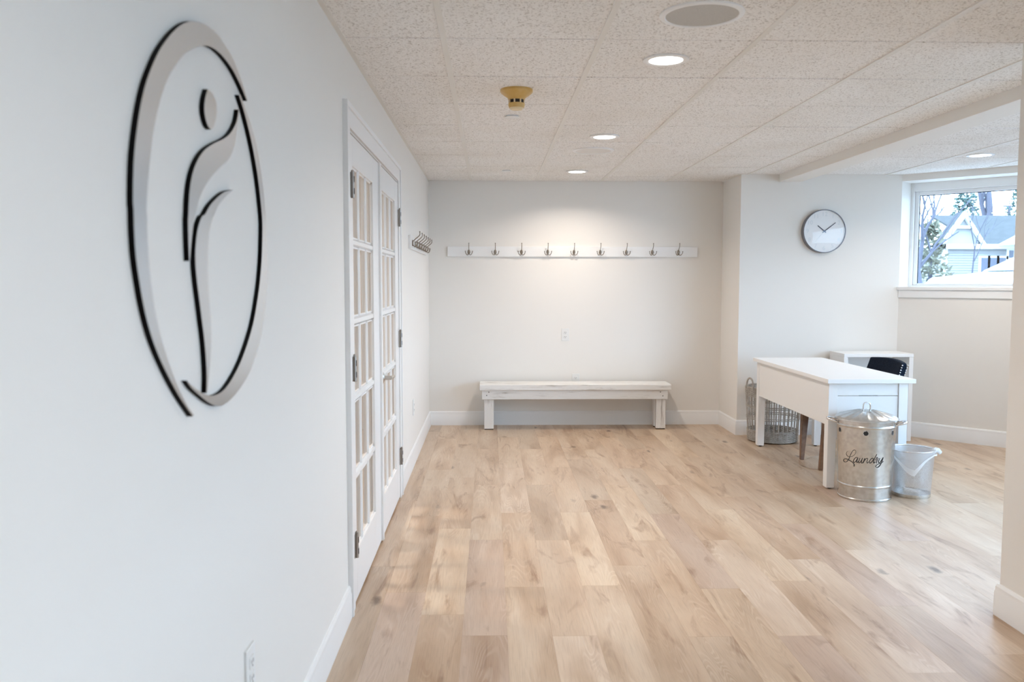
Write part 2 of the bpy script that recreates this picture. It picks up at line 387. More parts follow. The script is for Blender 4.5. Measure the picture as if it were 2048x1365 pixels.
for k in range(-2, 29):
    xa, xb = XROW + k * PW, XROW + (k + 1) * PW
    if xa > XE - 0.02: break
    xa2 = max(xa, XL - .02); xb2 = min(xb, XE)
    xc = (xa2 + xb2) / 2
    if xa2 < XR: ymax = YB
    elif xa2 < P0.x: ymax = YC
    else: ymax = P0.x + P0.y - xa2
    ymin = YREAR if xa2 < XN else YF
    o0 = OFFS.get(k, random.Random(k).uniform(0, PL))
    j = math.floor((ymin - o0) / PL)
    while o0 + j * PL < ymax - 0.02:
        y0, y1 = o0 + j * PL, o0 + (j + 1) * PL
        ya, yb = max(y0, ymin), min(y1, ymax)
        j += 1
        if yb - ya < 0.03: continue
        w, l = round(xb2 - xa2, 3), round(yb - ya, 3)
        if (w, l) not in plank_mesh:
            g = 0.0002; e = 0.0004; hw, hl = w / 2 - g, l / 2 - g
            vs_ = [(-hw, -hl, -.007), (hw, -hl, -.007), (hw, hl, -.007), (-hw, hl, -.007), (-hw, -hl, -e), (hw, -hl, -e), (hw, hl, -e), (-hw, hl, -e),
                   (-hw + e, -hl + e, 0), (hw - e, -hl + e, 0), (hw - e, hl - e, 0), (-hw + e, hl - e, 0)]
            fs = [(0, 1, 5, 4), (1, 2, 6, 5), (2, 3, 7, 6), (3, 0, 4, 7), (4, 5, 9, 8), (5, 6, 10, 9), (6, 7, 11, 10), (7, 4, 8, 11), (8, 9, 10, 11)]
            plank_mesh[(w, l)] = MB().add(vs_, fs).mesh('plank', M['plank'], Vector((0, 0, 0)), fix=False)
        o = bpy.data.objects.new('plank', plank_mesh[(w, l)]); COL.objects.link(o); o.parent = floor
        o.location = Vector((xc, (ya + yb) / 2, 0)) - floor.location
        tone = None
        for (kk, yy), nm in SPEC.items():
            if kk == k and abs(yy - y0) < 0.12: tone = TONES[nm]
        if tone is None:
            r = random.Random(k * 131 + j); t = r.uniform(0.94, 1.08); w_ = r.uniform(-0.04, 0.06)
            tone = (t, t * (1 + w_ * .5), t * (1 + w_))
        o.color = (*tone, 1)

# ------------------------------------------------------------------ walls
DY0, DY1, DZ = 3.49, 5.30, 1.985     # double door opening
w = MB()
w.box(XL - .12, XL, YREAR - .12, DY0 - .02, -.06, WT); w.box(XL - .12, XL, DY1 + .02, YB + .12, -.06, WT); w.box(XL - .12, XL, DY0 - .02, DY1 + .02, DZ + .02, WT)
struct(w.build('wall_left', M['wall'], fix=False))
struct(MB().box(XL, XR, YB, YB + .12, -.06, WT).build('wall_back', M['wall']))
struct(MB().prism([(XR, YC, -.06), (P0.x, YC, -.06), (P0.x + .25, YC + .25, -.06), (P0.x + .25, YB + .12, -.06), (XR, YB + .12, -.06)], (0, 0, WT + .06)).build('wall_clock', M['wall']))
WS0, WS1, WZ0, WZ1, WN = 0.0, 1.27, 1.325, 2.252, 0.23     # bay window opening and reveal depth
SEND = (XE - P0.x) / U.x
w = MB(); bbox(w, WS0, SEND, 0, .36, -.06, WZ0 - .09); bbox(w, WS0, SEND, 0, .36, WZ1, WT); bbox(w, WS1, SEND, 0, .36, WZ0 - .09, WZ1)
struct(w.build('wall_bay', M['wall'], fix=False))
W2 = (-.3, 5.6); W2Z = .75                      # unseen window added to the wall at XE for more daylight
w = MB(); w.box(XE, XE + .24, YF - .12, YBAY, -.06, W2Z - .09); w.box(XE, XE + .24, YF - .12, YBAY, WZ1, WT); w.box(XE, XE + .24, YF - .12, W2[0], W2Z - .09, WZ1); w.box(XE, XE + .24, W2[1], YBAY, W2Z - .09, WZ1)
struct(w.build('wall_right', M['wall'], fix=False))
struct(MB().box(XN, XN + .12, YN0, YN, -.06, WT).build('wall_near', M['wall'], bevel=.003))
struct(MB().box(XL, XE, YREAR - .12, YREAR, -.06, WT).build('wall_rear', M['wall']))
# small room behind the glazed doors
CX = -2.1
w = MB(); w.box(CX - .1, CX, 2.6, 6.4, 0, WT); w.box(CX, XL - .12, 2.5, 2.6, 0, WT); w.box(CX, XL - .12, 6.4, 6.5, 0, WT); w.box(CX, XL - .12, 2.6, 6.4, WT, WT + .05)
struct(w.build('wall_closet', M['closet'], fix=False))
struct(MB().box(CX, XL - .12, 2.6, 6.4, -.05, -.008).build('floor_closet', M['closet']))

# ------------------------------------------------------------------ baseboards
def base_profile(): # (out, z)
    return [(0, 0), (.014, 0), (.014, .098), (.011, .106), (.011, .122), (.006, .132), (0, .134)]
def baseboard(name, path, parent=None):
    """path: wall-side points on the floor, wall on the left when walking; profile grows to the right"""
    mb = MB(); prof = base_profile(); n = len(prof); pts = [Vector((*p, 0)) for p in path]; N = len(pts); rings = []
    for i, p in enumerate(pts):
        d0 = (p - pts[i - 1]).normalized() if i > 0 else None; d1 = (pts[i + 1] - p).normalized() if i < N - 1 else None
        if d0 is None: d0 = d1
        if d1 is None: d1 = d0
        n0 = Vector((d0.y, -d0.x, 0)); n1 = Vector((d1.y, -d1.x, 0)); m = (n0 + n1); m = m / (m.length ** 2) * 2
        rings.append([p + m * o_ + Vector((0, 0, z)) for o_, z in prof])
    b = 0; vs_ = [q for r in rings for q in r]; fs = []
    for i in range(N - 1):
        for k in range(n): fs.append((i * n + k, i * n + (k + 1) % n, (i + 1) * n + (k + 1) % n, (i + 1) * n + k))
    fs += [tuple(range(n)), tuple((N - 1) * n + k for k in reversed(range(n)))]
    return struct(mb.add(vs_, fs).build(name, M['trim'], smooth=25))
baseboard('baseboard_left', [(XL, YREAR), (XL, 3.395)])
baseboard('baseboard_back', [(XL, 5.395), (XL, YB), (XR, YB), (XR, YC), (P0.x, YC), (XE, YBAY), (XE, YF)])
baseboard('baseboard_near', [(XN + .12, YN0), (XN + .12, YN), (XN, YN), (XN, YN0)])

# ------------------------------------------------------------------ ceiling: tiles, runners
ceil = struct(MB().box(XL - .12, XE + .3, YREAR - .12, YB + .3, ZC + .04, ZC + .06).build('ceiling', M['slab']))
S = 0.6096; GX0, GY0 = -0.1798, 3.3558
tile_mesh = {}
xs = [XL] + [GX0 + i * S for i in range(8)] + [XE + .2]
ys = [YREAR] + [GY0 + j * S for j in range(-7, 8)] + [YB + .05]
for i in range(len(xs) - 1):
    for j in range(len(ys) - 1):
        xa, xb, ya, yb = xs[i], xs[i + 1], ys[j], ys[j + 1]
        if yb - ya < .05 or xb - xa < .05: continue
        if xa > XR + .3 and ya > YC + .2: continue
        if xa > XN + .2 and yb < YF: continue
        if i == 5: pass
        w_, l_ = round(xb - xa, 3), round(yb - ya, 3)
        if (w_, l_) not in tile_mesh:
            hw, hl, g, e = w_ / 2 - .006, l_ / 2 - .003, .007, .004
            vs_ = [(-hw, -hl, .03), (hw, -hl, .03), (hw, hl, .03), (-hw, hl, .03), (-hw, -hl, g), (hw, -hl, g), (hw, hl, g), (-hw, hl, g),
                   (-hw, -hl + e, 0), (hw, -hl + e, 0), (hw, hl - e, 0), (-hw, hl - e, 0)]
            fs = [(3, 2, 1, 0)[::-1], (0, 4, 5, 1), (1, 5, 6, 2), (2, 6, 7, 3), (3, 7, 4, 0), (4, 8, 9, 5), (6, 10, 11, 7), (5, 9, 10, 6), (7, 11, 8, 4), (8, 11, 10, 9)]
            tile_mesh[(w_, l_)] = MB().add(vs_, fs).mesh('ceiling_tile', M['tile'], Vector((0, 0, 0)))
        o = bpy.data.objects.new('ceiling_tile', tile_mesh[(w_, l_)]); COL.objects.link(o); o.parent = ceil
        r = random.Random(i * 57 + j)
        o.location = Vector(((xa + xb) / 2, (ya + yb) / 2, ZC + r.uniform(0, .0025))) - ceil.location
for i in range(8):
    x = GX0 + i * S
    y1 = YB if x < XR else (YC if x < P0.x else YBAY + .6)
    y0 = YREAR if x < XN else YF
    MB().box(x - .012, x + .012, y0, y1, ZC - .003, ZC + .03).build('grid_runner', M['grid'], ceil, bevel=.001, seg=1)
# cross tees sit just above the tile faces
for j in range(-7, 8):
    y = GY0 + j * S
    MB().box(XL, XR if y > YC else XE, y - .006, y + .006, ZC + .024, ZC + .034).build('cross_tee', M['grid'], ceil)
for (a, b) in [((XL, YREAR), (XL + .02, YB)), ((XL, YB - .02), (XR, YB)), ((XR - .02, YC - .02), (XR, YB)), ((XR, YC - .02), (P0.x, YC))]:
    MB().box(a[0], b[0], a[1], b[1], ZC - .001, ZC + .025).build('wall_angle', M['grid'], ceil)
BX0, BX1, BZ = 2.537, 2.73, 2.243
struct(MB().box(BX0, BX1, YF, YC, BZ, ZC + .05).build('ceiling_beam', M['wall'], bevel=.002))

# ------------------------------------------------------------------ doors
cas = MB()
def casing_box(y0, y1, z0, z1):
    cas.box(XL - .002, XL + .014, y0, y1, z0, z1)
CW = 0.095
casing_box(DY0 - CW + .018, DY0 - .004, 0, DZ + .004); casing_box(DY1 + .004, DY1 + CW - .018, 0, DZ + .004); casing_box(DY0 - CW + .018, DY1 + CW - .018, DZ + .004, DZ + CW - .018)
# back band
cas.box(XL - .002, XL + .021, DY0 - CW - .004, DY0 - CW + .018, 0, DZ + CW - .018); cas.box(XL - .002, XL + .021, DY1 + CW - .018, DY1 + CW + .004, 0, DZ + CW - .018); cas.box(XL - .002, XL + .021, DY0 - CW - .004, DY1 + CW + .004, DZ + CW - .018, DZ + CW + .004)
# jambs and stop
cas.box(XL - .122, XL + .002, DY0 - .02, DY0 - .002, 0, DZ + .02); cas.box(XL - .122, XL + .002, DY1 + .002, DY1 + .02, 0, DZ + .02); cas.box(XL - .122, XL + .002, DY0 - .02, DY1 + .02, DZ, DZ + .02)
struct(cas.build('trim_1', M['trim'], bevel=.002, fix=False))
ROWS = [(1.549, 1.848), (1.219, 1.516), (.890, 1.183), (.560, .857), (.222, .524)]
DX1 = XL + .008; DX0 = DX1 - .036

def leaf(name, y0, y1, p0, hinge_y, handle):
    d = bpy.data.objects.new(name, None); COL.objects.link(d); d.location = ((DX0 + DX1) / 2, (y0 + y1) / 2, 0); struct(d)
    pw = .182; gap = .031; ycols = [(p0 + c * (pw + gap), p0 + c * (pw + gap) + pw) for c in range(3)]
    p1 = ycols[-1][1]
    for nm, a, b in (('stile', y0, p0), ('stile', p1, y1)): MB().box(DX0, DX1, a, b, .012, 1.972).build(nm, M['trim'], d, bevel=.003)
    MB().box(DX0, DX1, p0, p1, 1.848, 1.972).build('top_rail', M['trim'], d, bevel=.002); MB().box(DX0, DX1, p0, p1, .012, .222).build('bottom_rail', M['trim'], d, bevel=.002)
    xc = (DX0 + DX1) / 2
    for c in range(2):
        for z0, z1 in ROWS:
            MB().prism([(DX0 + .006, ycols[c][1] + .002, z0), (DX0 + .006, ycols[c + 1][0] - .002, z0), (xc, ycols[c + 1][0], z0), (DX1 - .004, ycols[c + 1][0] - .010, z0), (DX1 - .004, ycols[c][1] + .010, z0), (xc, ycols[c][1], z0)], (0, 0, z1 - z0)).build('muntin', M['trim'], d)
    for r in range(4):
        za, zb = ROWS[r + 1][1], ROWS[r][0]
        MB().prism([(DX0 + .006, p0, za + .002), (DX0 + .006, p0, zb - .002), (xc, p0, zb), (DX1 - .003, p0, zb - .009), (DX1 - .003, p0, za + .009), (xc, p0, za)], (0, p1 - p0, 0)).build('muntin_bar', M['trim'], d)
    bead = MB()
    for c in range(3):
        for z0, z1 in ROWS:
            ya, yb = ycols[c]; t = .007
            for q in ((ya, ya + t, z0, z1), (yb - t, yb, z0, z1), (ya, yb, z0, z0 + t), (ya, yb, z1 - t, z1)): bead.box(xc + .002, DX1 - .010, *q)
            MB().box(xc - .002, xc + .002, ya, yb, z0, z1).build('pane', M['doorglass'], d)
    bead.build('glazing_bead', M['trim'], d, fix=False)
    for z in (1.76, 1.01, .268):
        h = MB(); s = 1 if hinge_y > (y0 + y1) / 2 else -1
        h.tube([(XL + .020, hinge_y, z - .052), (XL + .020, hinge_y, z + .052)], .0075, 10); h.sphere((XL + .020, hinge_y, z + .056), .006)
        h.box(XL + .006, XL + .016, hinge_y - .022, hinge_y + .022, z - .05, z + .05)
        ho = h.build('hinge', M['hinge'], d, smooth=40)
        sl = MB()
        for dz in (-.024, .024): sl.box(XL + .020, XL + .0282, hinge_y - .004, hinge_y + .004, z + dz - .012, z + dz + .012)
        sl.build('knuckle_gap', M['dark'], ho)
    if handle:
        hy, hz = handle
        h = MB(); h.lathe([(0, 0), (.031, 0), (.031, .006), (.022, .012), (.012, .016), (.011, .05), (0, .05)], (DX1, hy, hz), 24, axis='x')
        ro = h.build('rose', M['nickel'], d, smooth=40)
        MB().tube(catmull([(DX1 + .045, hy - .006, hz), (DX1 + .05, hy + .03, hz), (DX1 + .05, hy + .075, hz - .001), (DX1 + .048, hy + .115, hz - .004)], 5), .0095, 10).build('lever', M['nickel'], ro, smooth=40)
    return d
d1 = leaf('door_1', 3.493, 4.393, 3.572, 3.494, None); tag(d1, 'white glazed French door leaf nearer the silver wall sign')
d2 = leaf('door_2', 4.397, 5.297, 4.526, 5.300, (4.462, .862)); tag(d2, 'white glazed French door leaf carrying the lever handle')
MB().box(DX1 - .002, DX1 + .012, 4.377, 4.412, .012, 1.972).build('astragal', M['trim'], d2, bevel=.003)

# ------------------------------------------------------------------ windows
def window(name, box, s0, s1, WZ0=WZ0, WZ1=WZ1, WN=WN):
    """box(mb, s0, s1, n0, n1, z0, z1): local wall coordinates"""
    wnd = bpy.data.objects.new(name, None); COL.objects.link(wnd); struct(wnd)
    q = MB(); box(q, (s0 + s1) / 2, (s0 + s1) / 2 + .01, WN, WN + .01, WZ0, WZ0 + .01); wnd.location = q.v[0]
    f = MB(); box(f, s0 - .001, s0 + .028, WN, WN + .10, WZ0, WZ1); box(f, s1 - .028, s1 + .001, WN, WN + .10, WZ0, WZ1); box(f, s0 + .028, s1 - .028, WN, WN + .10, WZ1 - .075, WZ1 + .001); box(f, s0 + .028, s1 - .028, WN, WN + .10, WZ0 - .02, WZ0 + .012)
    f.build('frame', M['trim'], wnd, bevel=.003, fix=False)
    g = MB(); a, b, c, e = s0 + .028, s1 - .028, WZ0 + .012, WZ1 - .075; t = .034
    box(g, a, a + t, WN + .03, WN + .07, c, e); box(g, b - t, b, WN + .03, WN + .07, c, e); box(g, a + t, b - t, WN + .03, WN + .07, e - t, e); box(g, a + t, b - t, WN + .03, WN + .07, c, c + .018)
    g.build('sash', M['trim'], wnd, bevel=.004, fix=False)
    p = MB(); box(p, a + t, b - t, WN + .048, WN + .052, c + .018, e - t); p.build('pane', M['glass'], wnd)
    k = MB(); box(k, a + t, b - t, WN + .044, WN + .047, e - t - .006, e - t); box(k, a + t, a + t + .006, WN + .044, WN + .047, c + .018, e - t); k.build('gasket', M['dark'], wnd)
    s = MB(); box(s, s0 - .012, s1 + .012, -.022, WN + .002, WZ0 - .028, WZ0); box(s, s0, s1 + .03, -.012, .0, WZ0 - .095, WZ0 - .027)
    s.build('sill', M['trim'], wnd, bevel=.003, fix=False)
    return wnd
window('window_1', bbox, WS0, WS1)
def ebox(mb, s0, s1, n0, n1, z0, z1): return mb.box(XE + n0, XE + n1, s0, s1, z0, z1)
window('added_window', ebox, *W2, W2Z)  # out-of-view window, added as a daylight source for the room

# ------------------------------------------------------------------ wall sign (thick cut pieces, polished face, black edge)
SIGN_T = 0.0105
def on_sign(x, y):
    d = ray(x, y); t = (XL + SIGN_T) / d.x; q = CAM + d * t; return Vector((XL, q.y, q.z))
A1 = lambda pts: [(220 + x / 3.25, 20 + y / 3.25) for x, y in pts]
A2 = lambda pts: [(220 + x / 3.103, 420 + y / 3.103) for x, y in pts]
sign = thing('wall_sign', 'round silver wall sign of thick swooping strokes with black edges', 'wall sign', (XL, 1.8, 1.1))
def piece(name, runs):
    """runs: open curves in order, joined with sharp corners into one outline"""
    poly = []
    for r in runs:
        c = catmull([(*p, 0) for p in r], 5); poly += [on_sign(q.x, q.y) for q in c]
    out = [poly[0]]
    for q in poly[1:]:
        if (q - out[-1]).length > .0012: out.append(q)
    if (out[0] - out[-1]).length < .0012: out.pop()
    mb = MB(); mb.prism(out, (SIGN_T, 0, 0), 0, 1)
    o = mb.build(name, [M['black'], M['mirror']], sign, fix=False)
    bm = bmesh.new(); bm.from_mesh(o.data)
    bmesh.ops.recalc_face_normals(bm, faces=bm.faces)
    bmesh.ops.triangulate(bm, faces=[f for f in bm.faces if len(f.verts) > 4]); bm.to_mesh(o.data); bm.free()
    return o
piece('outer_arc', [A2([(512, 1283), (430, 1160), (360, 1030), (300, 900), (250, 760), (210, 600), (180, 430), (160, 280), (150, 120), (147, 0)]) +
                    A1([(150, 1250), (151, 1100), (157, 950), (172, 800), (196, 640), (227, 500), (268, 380), (322, 262), (390, 165), (450, 107), (500, 80), (550, 75), (620, 95), (690, 150), (748, 228), (803, 325), (850, 445), (894, 590)]),
                    A1([(890, 592), (845, 482), (790, 377), (720, 287), (655, 240), (600, 233), (540, 250), (480, 290), (420, 370), (370, 460), (330, 580), (300, 700), (275, 850), (258, 1000), (245, 1150), (238, 1300)]) +
                    A2([(231, 40), (232, 150), (240, 300), (255, 450), (275, 600), (300, 720), (335, 850), (375, 970), (420, 1090), (480, 1215), (522, 1280)])])
piece('inner_arc', [A1([(838, 552), (870, 655), (905, 790), (935, 930), (960, 1080), (978, 1230)]) + A2([(945, 60), (946, 150), (942, 300), (930, 450), (912, 580), (890, 700), (860, 810), (825, 910), (790, 990), (745, 1070), (700, 1125), (650, 1152), (600, 1150), (545, 1120), (505, 1085), (478, 1060)]),
                    A2([(478, 1066), (510, 1110), (560, 1155), (610, 1195), (660, 1217), (710, 1207), (765, 1160), (820, 1090), (870, 1000), (907, 900), (937, 790), (958, 650), (972, 500), (978, 350), (974, 200), (967, 60)]) + A1([(1003, 1220), (988, 1090), (970, 965), (946, 850), (915, 740), (880, 640), (848, 552)])])
piece('torso', [A1([(836, 648), (821, 730), (786, 797), (741, 837), (670, 872), (610, 917), (565, 987), (533, 1080), (516, 1200), (509, 1340)]) + A2([(484, 60), (486, 160), (489, 250), (492, 318)]),
                A2([(497, 316), (503, 230), (513, 130), (527, 40)]) + A1([(556, 1330), (588, 1210), (640, 1110), (710, 1030), (765, 980), (800, 915), (822, 830), (834, 740), (841, 648)])])
piece('leg', [A1([(802, 1170), (750, 1182), (702, 1216), (652, 1270), (617, 1330)]) + A2([(574, 38), (557, 75), (541, 140), (531, 240), (531, 340), (541, 450), (555, 560), (570, 680), (585, 800), (595, 920), (600, 1030), (598, 1138)]),
              A2([(604, 1136), (616, 1030), (626, 900), (629, 780), (623, 650), (613, 520), (606, 400), (606, 280), (613, 160), (630, 75), (650, 10)]) + A1([(672, 1345), (702, 1280), (742, 1225), (803, 1172)])])
piece('head', [A1([(635, 515), (619, 575), (613, 640), (620, 700), (636, 752), (656, 778)]), A1([(656, 778), (680, 745), (693, 680), (690, 605), (672, 550), (635, 515)])])

# ------------------------------------------------------------------ ceiling fixtures
def downlight(label, x, y):
    t = thing('recessed_light', label, 'ceiling light', (x, y, ZC - .004), 'recessed ceiling lights')
    MB().lathe([(.070, -.001), (.074, -.004), (.088, -.005), (.096, -.002), (.096, .004), (.070, .004)], (x, y, ZC - .003), 40).build('trim_ring', M['white'], t, smooth=40)
    MB().lathe([(0, 0), (.071, 0), (.071, .003), (0, .003)], (x, y, ZC - .005), 40).build('lens', M['lens'], t)
    ld = bpy.data.lights.new('recessed_lamp', 'AREA'); ld.shape = 'DISK'; ld.size = .13; ld.energy = LAMP_W; ld.color = LAMP_COL; ld.spread = math.radians(146)
    lo = bpy.data.objects.new('lamp_light', ld); COL.objects.link(lo); lo.parent = t; lo.location = (0, 0, -.006)
    return t
downlight('round recessed ceiling light just past the large round ceiling speaker', .743, 3.642)
downlight('middle recessed ceiling light, beside the small flush ceiling speaker', .741, 5.555)
downlight('farthest recessed ceiling light, shining down above the white bench', .742, 7.312)
downlight('recessed ceiling light beyond the beam, above the desk corner window', 3.628, 6.268)
downlight('unseen recessed light added above the camera position', .743, .6)  # lamp added out of view to light the near end
downlight('added recessed light brightening the small room behind the French doors', -1.4, 3.9)  # added lamp, brightens what shows through the door panes
downlight('second added recessed light brightening the small room behind French doors', -1.4, 5.3)  # another added lamp, lifts the far leaf's panes too

def speaker(label, x, y, gm):
    t = thing('ceiling_speaker', label, 'speaker', (x, y, ZC - .004), 'ceiling speakers')
    MB().lathe([(.125, -.002), (.128, -.006), (.142, -.006), (.147, -.002), (.147, .004), (.125, .004)], (x, y, ZC - .002), 48).build('bezel', M['white'], t, smooth=40)
    MB().lathe([(0, 0), (.126, 0), (.126, .004), (0, .004)], (x, y, ZC - .005), 48).build('grille', gm, t)
speaker('large round grey ceiling speaker at the top edge of the view', .743, 3.03, M['speaker'])
speaker('pale round ceiling speaker behind the middle recessed light', .741, 6.145, M['speaker_pale'])

x, y = .130, 4.23
t = thing('smoke_detector', 'yellowed smoke detector with black vents hanging from the ceiling', 'smoke detector', (x, y, ZC - .10))
MB().lathe([(0, 0), (.079, 0), (.080, -.010), (.076, -.017), (.060, -.029), (.046, -.038), (.041, -.046), (.040, -.050), (0, -.050)], (x, y, ZC), 32).build('base', M['yellow'], t, smooth=35)
MB().lathe([(0, -.050), (.036, -.050), (.036, -.066), (0, -.066)], (x, y, ZC), 24).build('dark_chamber', M['dark'], t)
pm = MB()
for k in range(8):
    a = 2 * PI * (k + .62) / 8; c, s = math.cos(a), math.sin(a)
    pm.hexa([(x + .034 * c - s * .0035, y + .034 * s + c * .0035, ZC - .067), (x + .034 * c + s * .0035, y + .034 * s - c * .0035, ZC - .067), (x + .040 * c + s * .0035, y + .040 * s - c * .0035, ZC - .067), (x + .040 * c - s * .0035, y + .040 * s + c * .0035, ZC - .067),
             (x + .034 * c - s * .0035, y + .034 * s + c * .0035, ZC - .049), (x + .034 * c + s * .0035, y + .034 * s - c * .0035, ZC - .049), (x + .040 * c + s * .0035, y + .040 * s - c * .0035, ZC - .049), (x + .040 * c - s * .0035, y + .040 * s + c * .0035, ZC - .049)])
pm.build('vent_rib', M['cream'], t)
MB().lathe([(0, -.066), (.040, -.066), (.040, -.078), (.036, -.088), (0, -.088)], (x, y, ZC), 32).build('cap', M['yellow'], t, smooth=35)
MB().lathe([(0, -.088), (.034, -.088), (.028, -.096), (0, -.097)], (x, y, ZC), 32).build('lens', M['cream'], t, smooth=35)
for lab, x, y in (('white round sprinkler cover just behind the yellowed smoke detector', .125, 4.89), ('small white sprinkler cover on the ceiling near the back wall', .139, 7.267)):
    o = MB().lathe([(0, 0), (.041, 0), (.041, .0025), (.034, .003), (.034, .010), (0, .010)], (x, y, ZC - .009), 32).build('sprinkler_cover', M['plastic'], smooth=40)
    tag(o, lab, 'sprinkler cover', 'sprinkler covers')

# ------------------------------------------------------------------ clock
cx, cz, R = 2.931, 1.811, .190
t = thing('wall_clock', 'round white wall clock in a dark metal case on the bluish wall', 'clock', (cx, YC, cz - R))
MB().lathe([(0, 0), (R, 0), (R, -.048), (R - .004, -.052), (R - .007, -.052), (R - .007, -.040), (0, -.040)], (cx, YC, cz), 64, axis='y').build('case', M['clockcase'], t, smooth=35)
fc = MB().lathe([(0, -.0402), (R - .007, -.0402), (R - .007, -.0410), (0, -.0410)], (cx, YC, cz), 64, axis='y').build('face', M['clockface'], t)
digit_mesh = {}
def digit(ch):
    if ch not in digit_mesh:
        cu = bpy.data.curves.new('numeral', 'FONT'); cu.body = ch; cu.size = .052; cu.align_x = 'CENTER'; cu.align_y = 'CENTER'
        tmp = bpy.data.objects.new('numeral_source', cu); COL.objects.link(tmp); bpy.context.view_layer.update()
        me = bpy.data.meshes.new_from_object(tmp.evaluated_get(bpy.context.evaluated_depsgraph_get())); bpy.data.objects.remove(tmp)
        me.materials.clear(); me.materials.append(M['numeral']); digit_mesh[ch] = me
    return digit_mesh[ch]
for k in range(1, 13):
    a = PI / 2 - k * PI / 6; st_ = str(k)
    for q, ch in enumerate(st_):
        o = bpy.data.objects.new('numeral', digit(ch)); COL.objects.link(o); o.parent = fc
        o.location = Vector((cx + .148 * math.cos(a) + (q - (len(st_) - 1) / 2) * .027, YC - .0413, cz + .148 * math.sin(a))) - origin_of(fc); o.rotation_euler = (PI / 2, 0, 0)
def hand(name, dx, dz, back, w, y, m):
    d = Vector((dx, 0, dz)); L_ = d.length; d.normalize(); n = Vector((-d.z, 0, d.x)); c = Vector((cx, YC + y, cz))
    MB().prism([c - d * back - n * w, c - d * back + n * w, c + d * L_ + n * w * .8, c + d * L_ - n * w * .8], (0, -.0015, 0)).build(name, m, t)
hand('hour_hand', -.060, .049, .018, .0042, -.043, M['hand']); hand('minute_hand', .097, .075, .02, .0036, -.045, M['hand']); hand('second_hand', -.088, -.102, 0, .0009, -.047, M['numeral'])
MB().lathe([(0, 0), (.008, 0), (.008, -.012), (0, -.013)], (cx, YC - .039, cz), 16, axis='y').build('hub', M['hand'], t)
MB().lathe([(0, -.058), (.06, -.0572), (.12, -.0552), (R - .006, -.0505)], (cx, YC, cz), 48, axis='y').build('cover_glass', M['glass'], t, smooth=60)

# ------------------------------------------------------------------ coat rails
def hook_mesh():
    """hook on a board whose face is y=0, pointing to -y"""
    b = MB(); b.sphere((0, -.003, 0), .015, 12, 8, sc=(.85, .45, 1.5)); plate = b
    u_ = MB(); u_.tube(catmull([(0, -.004, .008), (0, -.018, .024), (0, -.038, .040), (0, -.054, .056), (0, -.056, .070), (0, -.055, .078)], 5), .0033, 8); u_.sphere((0, -.055, .080), .005, 8, 6)
    l_ = MB()
    for s in (-1, 1):
        l_.tube(catmull([(0, -.006, -.012), (s * .008, -.016, -.026), (s * .020, -.028, -.026), (s * .030, -.036, -.010), (s * .033, -.038, .004)], 5), .0033, 8); l_.sphere((s * .033, -.038, .006), .0048, 8, 6)
    z = Vector((0, 0, 0))
    return [('hook_plate', plate.mesh('hook_plate', M['bronze'], z, 60)), ('upper_prong', u_.mesh('upper_prong', M['bronze'], z, 60)), ('lower_prongs', l_.mesh('lower_prongs', M['bronze'], z, 60))]
HM = hook_mesh()
def rail(label, loc, rotz, length, hooks):
    t = thing('coat_rail', label, 'coat rail', loc); t.rotation_euler.z = rotz
    bm_ = MB().box(-length / 2, length / 2, -.018, 0, 0, .096).mesh('board', M['trim'], Vector((0, 0, 0)))
    o = bpy.data.objects.new('board', bm_); COL.objects.link(o); o.parent = t
    bv = o.modifiers.new('bevel', 'BEVEL'); bv.width = .002; bv.segments = 2
    for hx in hooks:
        h = bpy.data.objects.new('hook', HM[0][1]); COL.objects.link(h); h.parent = t; h.location = (hx, -.018, .044)
        for nm, me in HM[1:]:
            q = bpy.data.objects.new(nm, me); COL.objects.link(q); q.parent = h
    return t
rail('long white coat rail with nine pewter hooks above the white bench', ((-.401 + 1.96) / 2, YB, 1.600), 0, 2.361, [-.199 + i * .2471 - .7795 for i in range(9)])
rail('short white coat rail with seven hooks seen edge-on beside the doors', (XL, 6.80, 1.600), PI / 2, 1.52, [6.145 + i * .208 - 6.80 for i in range(7)])

# ------------------------------------------------------------------ outlets
def outlet(label, loc, rotz, kind='duplex'):
    t = thing('wall_outlet', label, 'outlet', loc, 'wall plates'); t.rotation_euler.z = rotz
    def put(mb, nm, m, par, bev=0):
        o = bpy.data.objects.new(nm, mb.mesh(nm, m, Vector((0, 0, 0)), 40)); COL.objects.link(o); o.parent = par
        if bev: b = o.modifiers.new('bevel', 'BEVEL'); b.width = bev; b.segments = 2
        return o
    pl_ = put(MB().box(-.036, .036, -.006, 0, 0, .116), 'cover_plate', M['plastic'], t, .002)
    for z in (.038, .078):
        s = put(MB().box(-.017, .017, -.009, -.005, z - .014, z + .014), 'socket', M['plastic'], t, .002)
        sl = MB()
        for dx in (-.0065, .0065): sl.box(dx - .0012, dx + .0012, -.0094, -.0088, z - .003, z + .006)
        sl.box(-.002, .002, -.0094, -.0088, z - .011, z - .007); put(sl, 'slot', M['dark'], s)
    return t
outlet('white duplex outlet on the back wall above the bench', (.713, YB, .807), 0)
outlet('white outlet half hidden behind the top of the bench', (.815, YB, .375), 0)
outlet('white outlet on the left wall between the doors and back corner', (XL, 6.32, .37), PI / 2)
outlet('white outlet low on the left wall below the silver sign', (XL, 1.985, .385), PI / 2)

